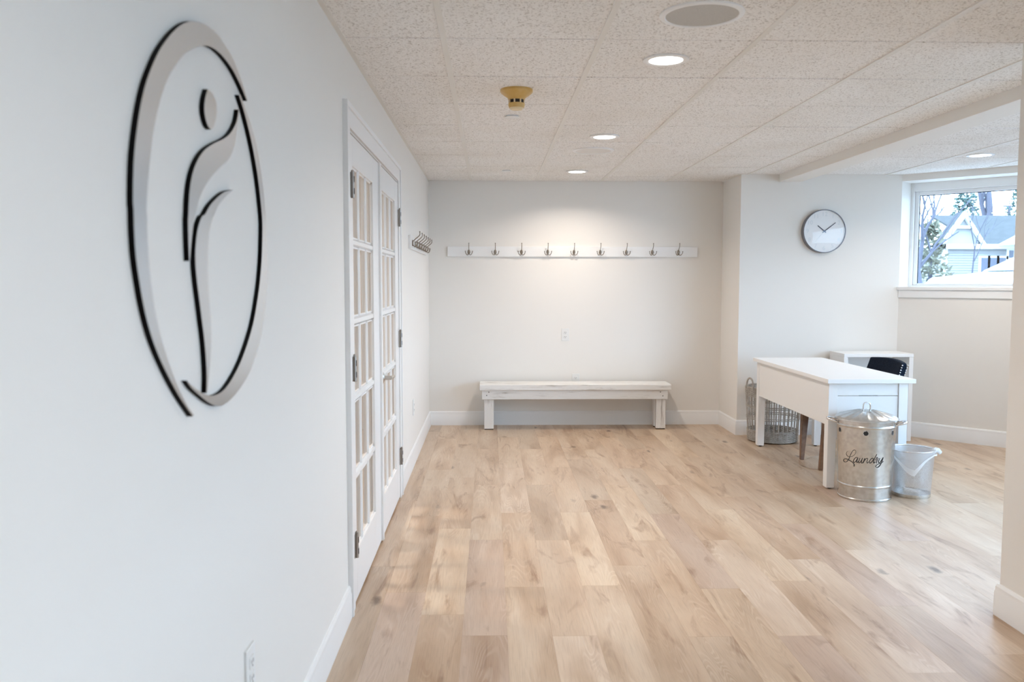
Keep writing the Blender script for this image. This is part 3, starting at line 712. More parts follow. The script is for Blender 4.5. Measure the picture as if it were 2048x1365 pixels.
# ------------------------------------------------------------------ bench
bx0, bx1, by0, by1, bh = -.098, 1.665, 7.70, 7.985, .425
t = thing('bench', 'whitewashed rustic wooden bench against the back wall', 'bench', ((bx0 + bx1) / 2, (by0 + by1) / 2, 0))
MB().box(bx0, bx1, by0, by1, bh - .052, bh).build('seat_plank', M['whitewash'], t, bevel=.005)
for y in (by0 + .022, by1 - .06):
    ap = MB().box(bx0 + .022, bx1 - .03, y, y + .036, bh - .138, bh - .052).build('apron', M['whitewash'], t, bevel=.003)
    if y < 7.8:
        for sx, sz in ((bx0 + .065, bh - .100), (bx0 + .085, bh - .070), (bx1 - .075, bh - .108), (bx1 - .098, bh - .072)):
            MB().lathe([(0, 0), (.005, 0), (.005, -.002), (0, -.002)], (sx, y, sz), 10, axis='y').build('screw', M['pale_screw'], ap)
for lx in (bx0 + .042, bx1 - .128):
    for ly in (by0 + .060, by1 - .105):
        lg = MB().box(lx, lx + .088, ly, ly + .088 if ly > 7.8 else ly + .05, .008, bh - .052).build('leg', M['whitewash_leg'], t, bevel=.004)
        MB().box(lx + .004, lx + .084, ly + .004, ly + .046, 0, .008).build('foot_pad', M['dark'], lg)

# ------------------------------------------------------------------ desk
dx0, dx1, dy0, dy1, dh = 2.195, 2.775, 5.425, 7.0, .736
t = thing('desk', 'white wooden desk with a solid back panel and square legs', 'desk', ((dx0 + dx1) / 2, (dy0 + dy1) / 2, 0))
MB().box(dx0, dx1, dy0, dy1, dh - .028, dh).build('desk_top', M['white'], t, bevel=.002)
lx0, lx1, ly0, ly1, lw = dx0 + .024, dx1 - .030, dy0 + .042, dy1 - .03, .062
for lx in (lx0, lx1 - lw):
    for ly in (ly0, ly1 - lw):
        lg = MB(); lg.hexa([(lx + (.010 if lx > 2.4 else 0), ly + (.0 if ly < 6 else .010), .01), (lx + lw - (0 if lx > 2.4 else .010), ly, .01), (lx + lw - (0 if lx > 2.4 else .010), ly + lw, .01), (lx + (.010 if lx > 2.4 else 0), ly + lw, .01),
                            (lx, ly, dh - .028), (lx + lw, ly, dh - .028), (lx + lw, ly + lw, dh - .028), (lx, ly + lw, dh - .028)])
        o = lg.build('leg', M['white'], t, bevel=.002)
        MB().lathe([(0, 0), (.012, 0), (.012, .011), (0, .011)], (lx + lw / 2, ly + lw / 2, 0), 12).build('glide', M['dark'], o)
MB().box(lx0 + .003, lx0 + .021, ly0 + lw, ly1 - lw, .425, dh - .036).build('back_panel', M['white'], t, bevel=.001)
for y in (ly0 + .008, ly1 - .026):
    MB().box(lx0 + lw, lx1 - lw, y, y + .018, .623, dh - .030).build('side_panel', M['white'], t, bevel=.0015)
    MB().box(lx0 + lw, lx1 - lw, y, y + .018, .425, .619).build('side_panel', M['white'], t, bevel=.0015)
for y0, y1 in ((ly0 + lw, 5.93), (5.935, 6.5), (6.505, ly1 - lw)):
    d_ = MB().box(lx1 - .022, lx1 - .004, y0 + .002, y1 - .002, .57, dh - .034).build('drawer', M['white'], t, bevel=.002)
    MB().sphere((lx1 + .008, (y0 + y1) / 2, .64), .013).build('knob', M['nickel'], d_, smooth=60)

# ------------------------------------------------------------------ bookcase
kx0, kx1, ky0, ky1, kh = 3.012, 3.612, 7.12, 7.425, .757
t = thing('bookcase', 'low open white bookcase in the corner below the window', 'bookcase', ((kx0 + kx1) / 2, (ky0 + ky1) / 2, 0))
MB().box(kx0, kx0 + .036, ky0, ky1, 0, kh - .03).build('side_panel', M['white'], t, bevel=.002); MB().box(kx1 - .036, kx1, ky0, ky1, 0, kh - .03).build('side_panel', M['white'], t, bevel=.002)
MB().box(kx0, kx1, ky0 - .003, ky1, kh - .03, kh).build('top_panel', M['white'], t, bevel=.003)
MB().box(kx0 + .036, kx1 - .036, ky0 + .012, ky1 - .01, .355, .375).build('shelf', M['white'], t, bevel=.001); MB().box(kx0 + .036, kx1 - .036, ky0 + .006, ky1 - .01, .05, .075).build('shelf', M['white'], t, bevel=.001)
MB().box(kx0 + .036, kx1 - .036, ky1 - .010, ky1 - .002, .02, kh - .03).build('back_board', M['white'], t); MB().box(kx0 + .036, kx1 - .036, ky0 + .02, ky0 + .034, 0, .05).build('kick_board', M['white'], t)

# ------------------------------------------------------------------ chair tucked under the desk (faces -x)
t = thing('side_chair', 'navy velvet chair with silver nailheads tucked behind the white desk', 'chair', (2.68, 6.25, 0))
ya, yb = 5.99, 6.50
st = MB(); st.box(2.415, 2.905, ya, yb, .345, .455); st.build('seat', M['velvet'], t, bevel=.018, seg=4)
bk = MB(); prev = None
rows = [(2.86, .40, .055), (2.875, .52, .06), (2.90, .62, .058), (2.925, .70, .055), (2.945, .755, .05), (2.955, .785, .035)]
vs_, fs = [], []
nY = 9
for (bx_, bz, th) in rows:
    for side in (0, 1):
        for k in range(nY):
            f_ = k / (nY - 1); wy = ya + (yb - ya) * f_; bow = .035 * (1 - (2 * f_ - 1) ** 2)
            top = .012 * (1 - (2 * f_ - 1) ** 2) if bz > .7 else 0
            vs_.append((bx_ + bow + (th if side else 0), wy, bz + top))
R_ = 2 * nY
for i in range(len(rows) - 1):
    for k in range(nY - 1):
        fs.append((i * R_ + k, i * R_ + k + 1, (i + 1) * R_ + k + 1, (i + 1) * R_ + k)); fs.append((i * R_ + nY + k, (i + 1) * R_ + nY + k, (i + 1) * R_ + nY + k + 1, i * R_ + nY + k + 1))
    fs.append((i * R_, (i + 1) * R_, (i + 1) * R_ + nY, i * R_ + nY)); fs.append((i * R_ + nY - 1, i * R_ + R_ - 1, (i + 1) * R_ + R_ - 1, (i + 1) * R_ + nY - 1))
e = (len(rows) - 1) * R_
for k in range(nY - 1): fs.append((e + k, e + k + 1, e + nY + k + 1, e + nY + k)); fs.append((k, nY + k, nY + k + 1, k + 1))
back = bk.add(vs_, fs).build('backrest', M['velvet'], t, smooth=50, bevel=.008, seg=3)
nl = MB()
for i in range(19):
    z = .46 + i * .0172; f_ = (z - .40) / .385
    xb_ = 2.86 + .095 * f_ ** 1.2; nl.sphere((xb_ + .008, ya - .002, z), .0058, 8, 5); nl.sphere((xb_ + .046, ya - .002, z), .0058, 8, 5)
nl.build('nailhead_trim', M['chrome'], back, smooth=60)['kind'] = 'stuff'
ns = MB()
for i in range(34):
    y = ya + .012 + i * (yb - ya - .024) / 33; ns.sphere((2.413, y, .353), .0042, 6, 4)
for i in range(30):
    xx = 2.425 + i * .0155; ns.sphere((xx, ya - .001, .353), .0042, 6, 4)
ns.build('nailhead_trim', M['nickel'], t, smooth=60)['kind'] = 'stuff'
for (lx, ly, tx, ty) in ((2.40, 6.40, 2.438, 6.462), (2.40, 6.03, 2.438, 6.028), (2.94, 6.40, 2.87, 6.46), (2.94, 6.03, 2.87, 6.03)):
    a, b = .014, .026
    MB().hexa([(lx - a, ly - a, 0), (lx + a, ly - a, 0), (lx + a, ly + a, 0), (lx - a, ly + a, 0), (tx - b, ty - b, .35), (tx + b, ty - b, .35), (tx + b, ty + b, .35), (tx - b, ty + b, .35)]).build('leg', M['chairwood'], t, bevel=.003)

# ------------------------------------------------------------------ wicker basket
bcx, bcy = 2.437, 7.195
t = thing('wicker_basket', 'tall grey open-weave wicker basket behind the white desk', 'basket', (bcx, bcy, 0))
NST = 34
def rb(z): return .203 + .026 * min(z / .46, 1)
def wring(mb, z, amp, ph, r, dr=0):
    pts = []
    for k in range(NST * 2):
        a = PI * k / NST; rr = rb(z) + dr + amp * (1 if (k + ph) % 2 else -1) * (1 if k % 2 == 0 else .0)
        rr = rb(z) + dr + amp * math.cos(PI * (k + ph))
        pts.append((bcx + rr * math.cos(a), bcy + rr * math.sin(a), z + .0006 * math.sin(k * 7.3 + z * 900)))
    mb.tube(pts, r, 5, closed=True)
for nm, z0, z1, n in (('base_weave', .012, .098, 11), ('rim_weave', .392, .458, 9), ('band_weave', .198, .212, 2), ('band_weave', .295, .309, 2)):
    mb = MB()
    for i in range(n): wring(mb, z0 + (z1 - z0) * i / (n - 1), .0048, i, .0042)
    mb.build(nm, M['wicker'], t, smooth=60, fix=False)
st_m = {}
for k in range(NST):
    a = 2 * PI * k / NST; c, s = math.cos(a), math.sin(a)
    MB().tube([(bcx + rb(z) * c, bcy + rb(z) * s, z) for z in (.008, .12, .25, .36, .455)], .0046, 6).build('stake', M['wicker'], t, smooth=60, fix=False)
mb = MB()
for i in range(3):
    pts = [(bcx + (rb(.46) + .004 * math.cos(k * 1.05 + i * 2.1)) * math.cos(2 * PI * k / 72), bcy + (rb(.46) + .004 * math.cos(k * 1.05 + i * 2.1)) * math.sin(2 * PI * k / 72), .464 + .005 * math.sin(k * 1.05 + i * 2.1)) for k in range(72)]
    mb.tube(pts, .005, 5, closed=True)
mb.build('rim', M['wicker'], t, smooth=60, fix=False)
MB().lathe([(0, .010), (.198, .010), (.198, .018), (0, .018)], (bcx, bcy, 0), 32).build('bottom', M['wickerdark'], t)
for s in (-1, 1):
    hb = MB(); ang = PI + .25 if s < 0 else .25
    cxh, cyh = bcx + rb(.46) * math.cos(ang), bcy + rb(.46) * math.sin(ang); tx, ty = -math.sin(ang), math.cos(ang)
    for q in range(2):
        hb.tube(catmull([(cxh + tx * d_, cyh + ty * d_, z + q * .004) for d_, z in ((-.055, .455), (-.05, .49), (-.035, .53), (0, .545), (.035, .53), (.05, .49), (.055, .455))], 4), .0065, 6)
    hb.build('handle', M['wicker'], t, smooth=60, fix=False)

# ------------------------------------------------------------------ laundry bin
lcx, lcy = 2.392, 5.288
t = thing('laundry_bin', 'galvanised steel bin lettered Laundry with ribbed lid and side handles', 'bin', (lcx, lcy, 0))
def rl(z): return .157 + .021 * z / .5
body = MB().lathe([(0, .012), (.150, .012), (.155, 0), (.160, .002), (.161, .010), (rl(.02), .014)] + [(rl(z), z) for z in (.05, .082)] + [(rl(.09) + .003, .086), (rl(.09) + .004, .090), (rl(.09) + .003, .094)] +
                  [(rl(z), z) for z in (.098, .2, .3, .4, .458)] + [(rl(.465) + .003, .462), (rl(.465) + .0045, .467), (rl(.465) + .003, .472), (rl(.478), .476), (rl(.5), .505), (rl(.5) - .004, .505)], (lcx, lcy, 0), 72).build('body', M['galv'], t, smooth=30)
lid = [(.186, .498), (.191, .500), (.191, .508), (.186, .513), (.170, .521), (.120, .537), (.06, .552), (.03, .557), (0, .558)]
mb = MB(); seg = 96; n = len(lid)
for k in range(seg):
    a = 2 * PI * k / seg; rib = .0042 * max(0, math.cos(a * 16)) 
    for r_, z in lid: mb.v.append(Vector((lcx + r_ * math.cos(a), lcy + r_ * math.sin(a), z + (rib if .05 < r_ < .175 else 0))))
for k in range(seg):
    k2 = (k + 1) % seg
    for i in range(n - 1): mb.f.append([k * n + i, k2 * n + i, k2 * n + i + 1, k * n + i + 1]); mb.m.append(0)
ld_ = mb.build('lid', M['galv'], t, smooth=40)
MB().tube(catmull([(lcx - .023, lcy, .552), (lcx - .022, lcy, .588), (lcx - .012, lcy, .602), (lcx + .012, lcy, .602), (lcx + .022, lcy, .588), (lcx + .023, lcy, .552)], 5), .0045, 8).build('lid_handle', M['chrome'], ld_, smooth=60)
view = math.atan2(-lcy, -lcx)                     # side turned to the camera
for s in (-1, 1):
    a = view + s * PI / 2 * .97; c, sn = math.cos(a), math.sin(a); r0 = rl(.48)
    hh = MB().tube(catmull([(lcx + (r0 + o_) * c - sn * w_, lcy + (r0 + o_) * sn + c * w_, z) for o_, w_, z in ((-.002, -.048, .480), (.035, -.046, .490), (.055, -.022, .494), (.055, .022, .494), (.035, .046, .490), (-.002, .048, .480))], 5), .0075, 8).build('side_handle', M['chrome'], t, smooth=60)
for k in range(6):
    a = view + k * PI / 3; c, sn = math.cos(a), math.sin(a); r0 = rl(.434)
    ctr = Vector((lcx + r0 * c, lcy + r0 * sn, .434)); tn = Vector((-sn, c, 0)); up_ = Vector((0, 0, 1)); od = Vector((c, sn, 0))
    ring = [ctr + tn * .0145 * math.cos(q * PI / 10) + up_ * .0145 * math.sin(q * PI / 10) for q in range(20)]
    ring = [p_ + od * (math.sqrt(max(r0 * r0 - ((p_ - ctr).dot(tn)) ** 2, 0)) - r0 - .002) for p_ in ring]
    ho = MB().prism(ring, od * .0028).build('vent_hole', M['dark'], t)
    MB().tube([p_ + od * .003 for p_ in [ctr + (q - ctr) * 1.06 for q in ring]], .0016, 6, closed=True).build('grommet', M['chrome'], ho, smooth=60)
# hand-lettered word, traced on the curved wall of the bin
def on_bin(px, py):
    d = ray(1660 + px / 15.754, 880 + py / 15.754); o = CAM - Vector((lcx, lcy, 0)); r = rl(.28) + .0002
    A = d.x ** 2 + d.y ** 2; B = 2 * (o.x * d.x + o.y * d.y); C_ = o.x ** 2 + o.y ** 2 - r * r
    tt = (-B - math.sqrt(max(B * B - 4 * A * C_, 0))) / (2 * A); return CAM + d * tt
STROKES = [
    ([(605, 365), (570, 362), (530, 395), (514, 440), (535, 500), (580, 530), (640, 535), (710, 520), (770, 478), (810, 415), (815, 352), (780, 324), (735, 338), (690, 395), (650, 470), (620, 540), (590, 610), (550, 665), (500, 703), (450, 700), (422, 660), (438, 615), (490, 600), (560, 625), (640, 670), (710, 720), (755, 780), (752, 842)], [6, 7, 8, 9, 9, 8, 8, 8, 9, 9, 12, 16, 15, 13, 12, 12, 11, 11, 10, 9, 8, 9, 12, 15, 13, 11, 12, 14]),
    ([(872, 572), (830, 558), (780, 592), (742, 650), (738, 702), (768, 716), (812, 680), (850, 620), (878, 572)], 13),
    ([(880, 575), (852, 650), (838, 708), (862, 716), (895, 680)], 14),
    ([(945, 580), (912, 660), (898, 715), (925, 728), (965, 690), (1005, 620), (1020, 582)], 13),
    ([(1022, 580), (998, 660), (988, 722), (1015, 735), (1060, 680)], 14),
    ([(1098, 590), (1070, 660), (1045, 738)], 14), ([(1055, 710), (1100, 640), (1150, 592), (1185, 590), (1180, 640), (1160, 705), (1175, 738), (1215, 700)], 12),
    ([(1372, 602), (1335, 585), (1280, 625), (1242, 690), (1250, 732), (1290, 728), (1335, 680), (1375, 610)], 13),
    ([(1476, 458), (1430, 545), (1390, 640), (1370, 715), (1392, 738), (1430, 690)], 14),
    ([(1440, 660), (1470, 590), (1478, 555), (1500, 575), (1515, 600), (1490, 650), (1462, 725), (1480, 738)], 12),
    ([(1572, 580), (1545, 650), (1528, 710), (1550, 735), (1590, 700), (1640, 620), (1665, 570)], 13),
    ([(1680, 560), (1655, 640), (1622, 730), (1580, 810), (1530, 865), (1480, 880), (1448, 855), (1462, 812), (1520, 775), (1600, 745), (1655, 715), (1690, 680)], [13, 13, 13, 12, 11, 10, 9, 9, 9, 9, 8, 7])]
tx = MB(); PX = 0.88 * 5.1 / F_PX / 15.754
for pts, wd in STROKES:
    cpts = [on_bin(q.x, q.y) for q in catmull([(*p_, 0) for p_ in pts], 5)]
    if isinstance(wd, list):
        rs = []
        for i in range(len(wd) - 1): rs += [(wd[i] + (wd[i + 1] - wd[i]) * k / 5) * PX for k in range(5)]
        rs.append(wd[-1] * PX)
    else: rs = [wd * PX] * len(cpts)
    tx.tube(cpts, rs, 6)
tag(tx.build('lettering', M['text'], t, fix=False), 'black script word Laundry')

# ------------------------------------------------------------------ waste basket, liner, roll
wcx, wcy = 2.706, 5.312
def rw(z): return .113 + .020 * z / .3
t = thing('waste_basket', 'small silver mesh waste basket lined with a clear bag', 'waste basket', (wcx, wcy, 0))
MB().lathe([(rw(.02), .02), (rw(.1), .1), (rw(.2), .2), (rw(.296), .296)], (wcx, wcy, 0), 48).build('mesh_wall', M['mesh'], t, smooth=60)
MB().lathe([(0, .004), (.112, .004), (.115, 0), (.1165, .004), (.1165, .024), (.113, .024), (.112, .010), (0, .010)], (wcx, wcy, 0), 48).build('base_pan', M['galv'], t, smooth=35)
MB().tube([(wcx + rw(.3) * math.cos(2 * PI * k / 48), wcy + rw(.3) * math.sin(2 * PI * k / 48), .300) for k in range(48)], .0045, 8, closed=True).build('rim', M['chrome'], t, smooth=60)
liner = MB(); seg = 72
vw = math.atan2(-wcy, -wcx)
def hem(a):
    d_ = (a - vw + PI) % (2 * PI) - PI             # 0 = towards the camera, positive = image right
    return .035 + .125 * max(0, 1 - abs(d_ - .12) / .95) ** 1.0 + .010 * math.sin(a * 5) + .02 * math.sin(a * 2 + 1)
prof_in = [(.02, .088), (.075, .094), (.098, .14), (.108, .22), (.124, .285), (.134, .306)]
for k in range(seg):
    a = 2 * PI * k / seg; wob = .003 * math.sin(a * 9) + .002 * math.sin(a * 17 + 1)
    for r_, z in prof_in: liner.v.append(Vector((wcx + (r_ + wob * (1 if z < .28 else .2)) * math.cos(a), wcy + (r_ + wob) * math.sin(a), z)))
n = len(prof_in)
for k in range(seg):
    k2 = (k + 1) % seg
    for i in range(n - 1): liner.f.append([k * n + i, k2 * n + i, k2 * n + i + 1, k * n + i + 1]); liner.m.append(0)
b0 = len(liner.v); m_ = 5
for k in range(seg):
    a = 2 * PI * k / seg; H = hem(a)
    for i in range(m_):
        f_ = i / (m_ - 1); z = .307 - H * f_; liner.v.append(Vector((wcx + (.1385 + .006 * math.sin(a * 6) * f_ + .004 * f_) * math.cos(a), wcy + (.1385 + .006 * math.sin(a * 6) * f_ + .004 * f_) * math.sin(a), z)))
for k in range(seg):
    k2 = (k + 1) % seg
    for i in range(m_ - 1): liner.f.append([b0 + k * m_ + i, b0 + k2 * m_ + i, b0 + k2 * m_ + i + 1, b0 + k * m_ + i + 1]); liner.m.append(1 if i == m_ - 2 else 0)
    liner.f.append([k * n + n - 1, k2 * n + n - 1, b0 + k2 * m_, b0 + k * m_]); liner.m.append(1)
# gathered knot of spare film on the image-right side
a = vw + 1.75
kc = Vector((wcx + .140 * math.cos(a), wcy + .140 * math.sin(a), .298))
for q in range(5):
    liner.sphere(kc + Vector((.010 * math.sin(q * 2.3), .008 * math.cos(q * 1.7), .009 * math.sin(q * 3.1))), .020 - .002 * q, 8, 5, 1, (1.2, .8, .9))
liner.sphere(kc + Vector((.022, -.004, -.012)), .014, 8, 5, 1, (1.1, .6, 1.0))
lo = liner.build('bin_liner', [M['bag'], M['bagfold']], smooth=70, fix=False)
tag(lo, 'clear plastic bag folded over the rim of the mesh waste basket', 'plastic bag')
ro = MB().tube([(wcx - .074, wcy - .048, .046), (wcx - .070, wcy - .049, .046), (wcx + .016, wcy - .080, .032), (wcx + .020, wcy - .081, .032)], [.013, .018, .018, .013], 16).build('paper_roll', M['paper'], smooth=40)
tag(ro, 'white paper roll lying inside the mesh waste basket', 'paper')

# ------------------------------------------------------------------ outdoors
M['ground'] = mat('wet_pavement', (0.20, 0.20, 0.20), 0.8, noise=(0.3, (0.26, 0.26, 0.26)))
M['siding'] = mat('pale_siding', (0.27, 0.27, 0.265), 0.7)
M['fascia'] = mat('white_fascia', (0.70, 0.70, 0.70), 0.6)
M['roof'] = mat('grey_shingles', (0.046, 0.050, 0.053), 0.9, noise=(3, (0.058, 0.062, 0.065)))
M['owin'] = mat('dark_window', (0.07, 0.08, 0.12), 0.2)
M['car1'] = mat('white_car_paint', (0.45, 0.46, 0.47), 0.3, coat=.5)
M['car2'] = mat('silver_car_paint', (0.22, 0.24, 0.26), 0.3, coat=.5)
M['carglass'] = mat('tinted_car_glass', (0.10, 0.14, 0.19), 0.08)
M['rubber'] = mat('rubber', (0.02, 0.02, 0.02), 0.8)
M['bark'] = mat('grey_bark', (0.085, 0.085, 0.11), 0.9)
M['needles'] = mat('evergreen', (0.045, 0.09, 0.075), 0.8)
M['shrub'] = mat('olive_shrub', (0.13, 0.13, 0.09), 0.9)
struct(MB().add([(-40, 8.6, -.02), (120, 8.6, -.02), (120, 11.3, .05), (-40, 11.3, .05), (120, 13.9, .70), (-40, 13.9, .70), (120, 160, .9), (-40, 160, .9)], [(0, 1, 2, 3), (3, 2, 4, 5), (5, 4, 6, 7)]).build('pavement', M['ground'], fix=False))
struct(MB().add([(4.95, -30, -.02), (120, -30, -.02), (120, 8.6, -.02), (4.95, 8.6, -.02)], [(0, 1, 2, 3)]).build('pavement_side', M['ground'], fix=False))
HY = 60.0
def at(x, y, Y): d = ray(x, y); return CAM + d * (Y / d.y)
def hz(y, Y=HY, x=1950): return at(x, y, Y).z
def hx(x, Y=HY, y=500): return at(x, y, Y).x
t = thing('house', 'pale sided house with a steep gable and blue-grey roof across the lot', 'house', (hx(1960), HY + 4, .5))
ze = hz(497); zr = hz(428); xg0, xg1, xgp = hx(1879), hx(1965), hx(1923); xe_ = hx(2330)
wl_ = MB(); wl_.box(xg0 + .4, xe_, HY, HY + 9, .2, ze)
wl_.build('wall', M['siding'], t)
sd = MB()
nrow = 16
for i in range(nrow):
    z = .9 + i * (ze - .9) / nrow; sd.box(xg0 + .3, xe_, HY - .05, HY, z + .02, z + (ze - .9) / nrow - .02); sd.box(xg0 + .34, xg0 + .4, HY, HY + 9, z + .02, z + (ze - .9) / nrow - .02)
o = sd.build('siding_boards', M['siding'], t, fix=False); o['kind'] = 'stuff'
MB().box(xg0 + .25, xg0 + .55, HY - .1, HY + .1, .2, ze).build('corner_board', M['fascia'], t)
MB().box(xg0 - .1, xe_, HY - .5, HY - .1, ze - .05, ze + .28).build('fascia', M['fascia'], t); MB().box(xg0 - .1, xg0 + .2, HY - .5, HY + 9, ze - .05, ze + .28).build('fascia', M['fascia'], t)
# gable
zg = ze + .28
MB().prism([(xg0 + .2, HY, zg), (xg1 - .2, HY, zg), (xgp, HY, zr - .15)], (0, .3, 0)).build('gable_wall', M['siding'], t)
for (xa, xb) in ((xg0 - .1, xgp), (xg1 + .1, xgp)):
    n_ = Vector((zr - zg, 0, -(xb - xa))); n_.normalize(); n_ = n_ * (.30 if n_.z < 0 else -.30)
    a_, b_ = Vector((xa, HY - .35, zg - .05)), Vector((xgp, HY - .35, zr + .15))
    MB().prism([a_, b_, b_ + Vector((0, 0, -.42)), a_ + Vector(((xgp - xa) * .14, 0, 0))], (0, .3, 0)).build('barge_board', M['fascia'], t)
    MB().prism([a_ + Vector((0, .3, 0)), b_ + Vector((0, .3, 0)), b_ + Vector((0, .3, -.15)), a_ + Vector((0, .3, -.15))], (0, .9, 0)).build('gable_roof', M['roof'], t)
MB().box(xgp - .75, xgp + .75, HY - .32, HY - .1, zr - 1.05, zr - .85).build('collar_tie', M['fascia'], t)
xr0 = hx(1925)
MB().prism([(xg1 - .3, HY - .2, zg), (xe_, HY - .2, zg), (xe_, HY + 4.5, zr + .25), (xgp, HY + 4.5, zr + .25)], (0, 0, -.15)).build('main_roof', M['roof'], t)
MB().prism([(hx(2010), HY - 2.5, zg), (hx(2290), HY - 2.5, zg), (hx(2190), HY - 2.5, zr)], (0, 5.5, 0)).build('front_wing', M['siding'], t)
MB().prism([(hx(1985), HY - 3, zg - .1), (hx(2190), HY - 3, zr + .3), (hx(2190), HY - 3, zr - .1), (hx(2005), HY - 3, zg - .1)], (0, 5.8, 0)).build('wing_roof', M['fascia'], t)
for (x0, x1, y0, y1) in ((1962, 1975, 516, 549), (1980, 1993, 516, 540), (1998, 2011, 516, 540), (2017, 2026, 501, 516)):
    wf = MB().box(hx(x0) - .18, hx(x1) + .18, HY - .09, HY - .02, hz(y1) - .1, hz(y0) + .14).build('window_frame', M['fascia'], t)
    MB().box(hx(x0), hx(x1), HY - .11, HY - .08, hz(y1), hz(y0)).build('pane', M['owin'], wf)

def car(name, label, x, y, z, L_, Hh, paint, flip):
    """side profile along x, front towards -x"""
    c = thing(name, label, 'car', (x, y, z)); W_ = 1.8
    bd = [(0, .32), (.02, .64), (.10, .74), (1.05, Hh * .62), (L_ - .12, Hh * .64), (L_, .75), (L_ - .02, .32)]
    MB().prism([(x + a, y - W_ / 2, z + b) for a, b in bd], (0, W_, 0)).build('body', paint, c, bevel=.07, seg=3)
    cb = [(1.0, Hh * .60), (2.05, Hh * .97), (2.5, Hh), (L_ - .75, Hh * .985), (L_ - .2, Hh * .62)]
    ins = .16
    bt = [(x + a, z + b) for a, b in cb]
    vs_ = []
    for s in (0, 1):
        for a, b in bt:
            up_ = (b - z - Hh * .6) / (Hh * .4); yy = (y - W_ / 2 + .03 + ins * up_) if s == 0 else (y + W_ / 2 - .03 - ins * up_); vs_.append((a, yy, b))
    k = len(bt)
    MB().add(vs_, [tuple(range(k)), tuple(range(2 * k - 1, k - 1, -1))] + [(i, i + 1, k + i + 1, k + i) for i in range(k - 1)] + [(k - 1, 0, k, 2 * k - 1)]).build('cabin', paint, c, bevel=.05, seg=3)
    def side(a0, a1, b0, b1, a2, a3):
        q = []
        for a, b in ((a0, b0), (a1, b0), (a2, b1), (a3, b1)):
            up_ = (b - Hh * .6) / (Hh * .4); q.append((x + a, y - W_ / 2 + .03 + ins * up_ - .006, z + b))
        MB().prism(q, (0, .01, 0)).build('side_window', M['carglass'], c)
    side(1.30, 2.4, Hh * .645, Hh * .94, 2.4, 2.02); side(2.48, L_ - .55, Hh * .645, Hh * .94, L_ - .85, 2.48)
    ws = []
    for a, b, e_ in ((1.09, .63, .10), (1.95, .935, .10)):
        up_ = (b - .6) / .4; ws.append((x + a - .02, y - W_ / 2 + .03 + ins * up_ + e_, z + Hh * b + .012)); ws.append((x + a - .02, y + W_ / 2 - .03 - ins * up_ - e_, z + Hh * b + .012))
    MB().prism([ws[0], ws[1], ws[3], ws[2]], (-.008, 0, .006)).build('windscreen', M['carglass'], c)
    for a in (.82, L_ - .85):
        for s in (0, 1):
            yy = y - W_ / 2 - .02 if s == 0 else y + W_ / 2 - .18
            wh = MB().lathe([(0, 0), (.33, 0), (.33, .2), (0, .2)], (x + a, yy, z + .33), 20, axis='y').build('wheel', M['rubber'], c)
            MB().lathe([(0, -.01), (.2, -.01), (.2, .21), (0, .21)], (x + a, yy, z + .33), 16, axis='y').build('hubcap', M['galv'], wh)
    MB().box(x + .0, x + .09, y - W_ / 2 + .08, y - W_ / 2 + .42, z + .62, z + .74).build('headlamp', M['chrome'], c)
    return c
pc = at(1910, 560, 10.4)
car('sedan', 'silver sedan whose roof shows just above the window sill', pc.x - 1.05, 10.4, .05, 4.5, 1.43, M['car2'], False)
ps = at(1957, 545, 15.8)
car('parked_car', 'white parked car with a long sloping windscreen outside the window', ps.x - 1.0, 15.0, .70, 4.8, 1.36, M['car1'], False)

def branch(mb, p, d, L_, r, depth, rnd):
    q = [p]; dd = d.copy()
    for i in range(4):
        dd = (dd + Vector((rnd.uniform(-.22, .22), rnd.uniform(-.22, .22), rnd.uniform(-.05, .16)))).normalized(); q.append(q[-1] + dd * L_ / 4)
    mb.tube(q, [r, r * .9, r * .8, r * .7, r * .6], 6)
    if depth == 0: return
    for i in range(3 if depth > 1 else 2):
        k = rnd.choice((2, 3, 4)); nd = (dd + Vector((rnd.uniform(-.9, .9), rnd.uniform(-.5, .5), rnd.uniform(-.1, .7)))).normalized()
        branch(mb, q[k], nd, L_ * rnd.uniform(.55, .8), r * .52, depth - 1, rnd)
def bare_tree(label, x, Y, h, r, seed, lean=(0, 0, 1), depth=4):
    p = Vector((hx(x, Y), Y, .4)); t = thing('bare_tree', label, 'tree', p, 'bare trees outside'); mb = MB()
    rnd = random.Random(seed); branch(mb, p, Vector(lean).normalized(), h * .5, r, depth, rnd)
    mb.build('trunk_and_branches', M['bark'], t, smooth=60, fix=False)
bare_tree('bare forked tree beyond the left side of the house', 1862, 76, 10, .32, 3)
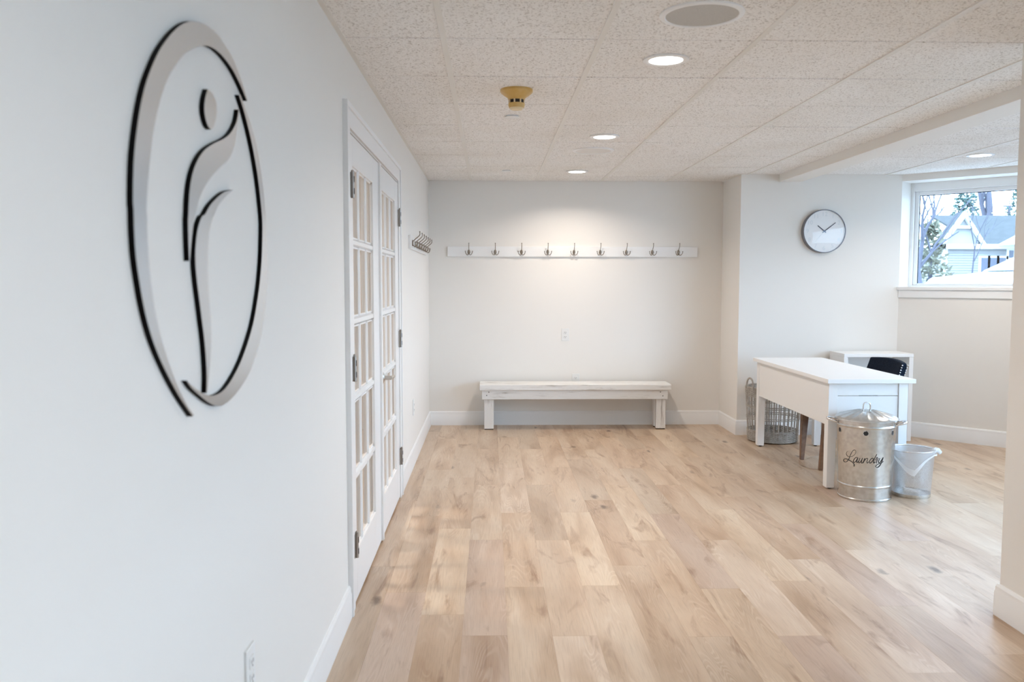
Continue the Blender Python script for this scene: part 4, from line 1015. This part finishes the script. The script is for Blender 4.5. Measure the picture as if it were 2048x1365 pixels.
bare_tree('big bare tree rising behind the roof ridge of the house', 1970, 80, 15, .5, 11, (.12, 0, 1))
bare_tree('thin bare sapling standing in front of the house wall', 1951, 40, 5.0, .05, 21, (.05, 0, 1), 3)
bare_tree('leaning bare trunk of the multi-stemmed tree by the house corner', 1850, 52, 7, .20, 8, (-.1, 0, 1), 3)
def foliage_tree(label, x, Y, z0, h, w, m, seed, n=900):
    p = Vector((hx(x, Y), Y, .4)); t = thing('evergreen_tree' if m is M['needles'] else 'leafy_shrub', label, 'tree' if m is M['needles'] else 'shrub', p)
    rnd = random.Random(seed); MB().tube([p, p + Vector((0, 0, z0 + h * .6))], [.18, .06], 8).build('trunk', M['bark'], t)
    mb = MB()
    for i in range(n):
        f_ = rnd.random() ** .8; a = rnd.uniform(0, 2 * PI); rr = w * (1 - f_ * .75) * math.sqrt(rnd.random())
        c_ = p + Vector((rr * math.cos(a), rr * math.sin(a), z0 + h * f_)); s = rnd.uniform(.14, .34)
        d1_ = Vector((rnd.uniform(-1, 1), rnd.uniform(-1, 1), rnd.uniform(-1, 1))).normalized() * s; d2_ = d1_.orthogonal().normalized() * s * .5
        mb.add([c_ - d1_, c_ + d2_, c_ + d1_, c_ - d2_], [(0, 1, 2, 3)])
    mb.build('foliage', m, t, fix=False)['kind'] = 'stuff'
foliage_tree('tall evergreen tree showing above the peak of the gable', 1928, 92, 1.5, 9.5, 3.2, M['needles'], 5, 1500)
foliage_tree('evergreen tree at the far right edge of the window view', 2050, 90, 2, 10, 4, M['needles'], 6, 1500)
foliage_tree('olive tangle of shrub left of the house gable', 1862, 55, .5, 4.4, 1.6, M['shrub'], 7, 500)
po = thing('utility_pole', 'wooden utility pole with a crossarm above the house roof', 'utility pole', (hx(2015, 100), 100, .5))
MB().tube([(hx(2015, 100), 100, .5), (hx(2015, 100), 100, hz(411, 100))], .16, 8).build('pole', M['bark'], po); MB().box(hx(2003, 100), hx(2027, 100), 99.9, 100.1, hz(414, 100), hz(413, 100) + .1).build('crossarm', M['bark'], po)
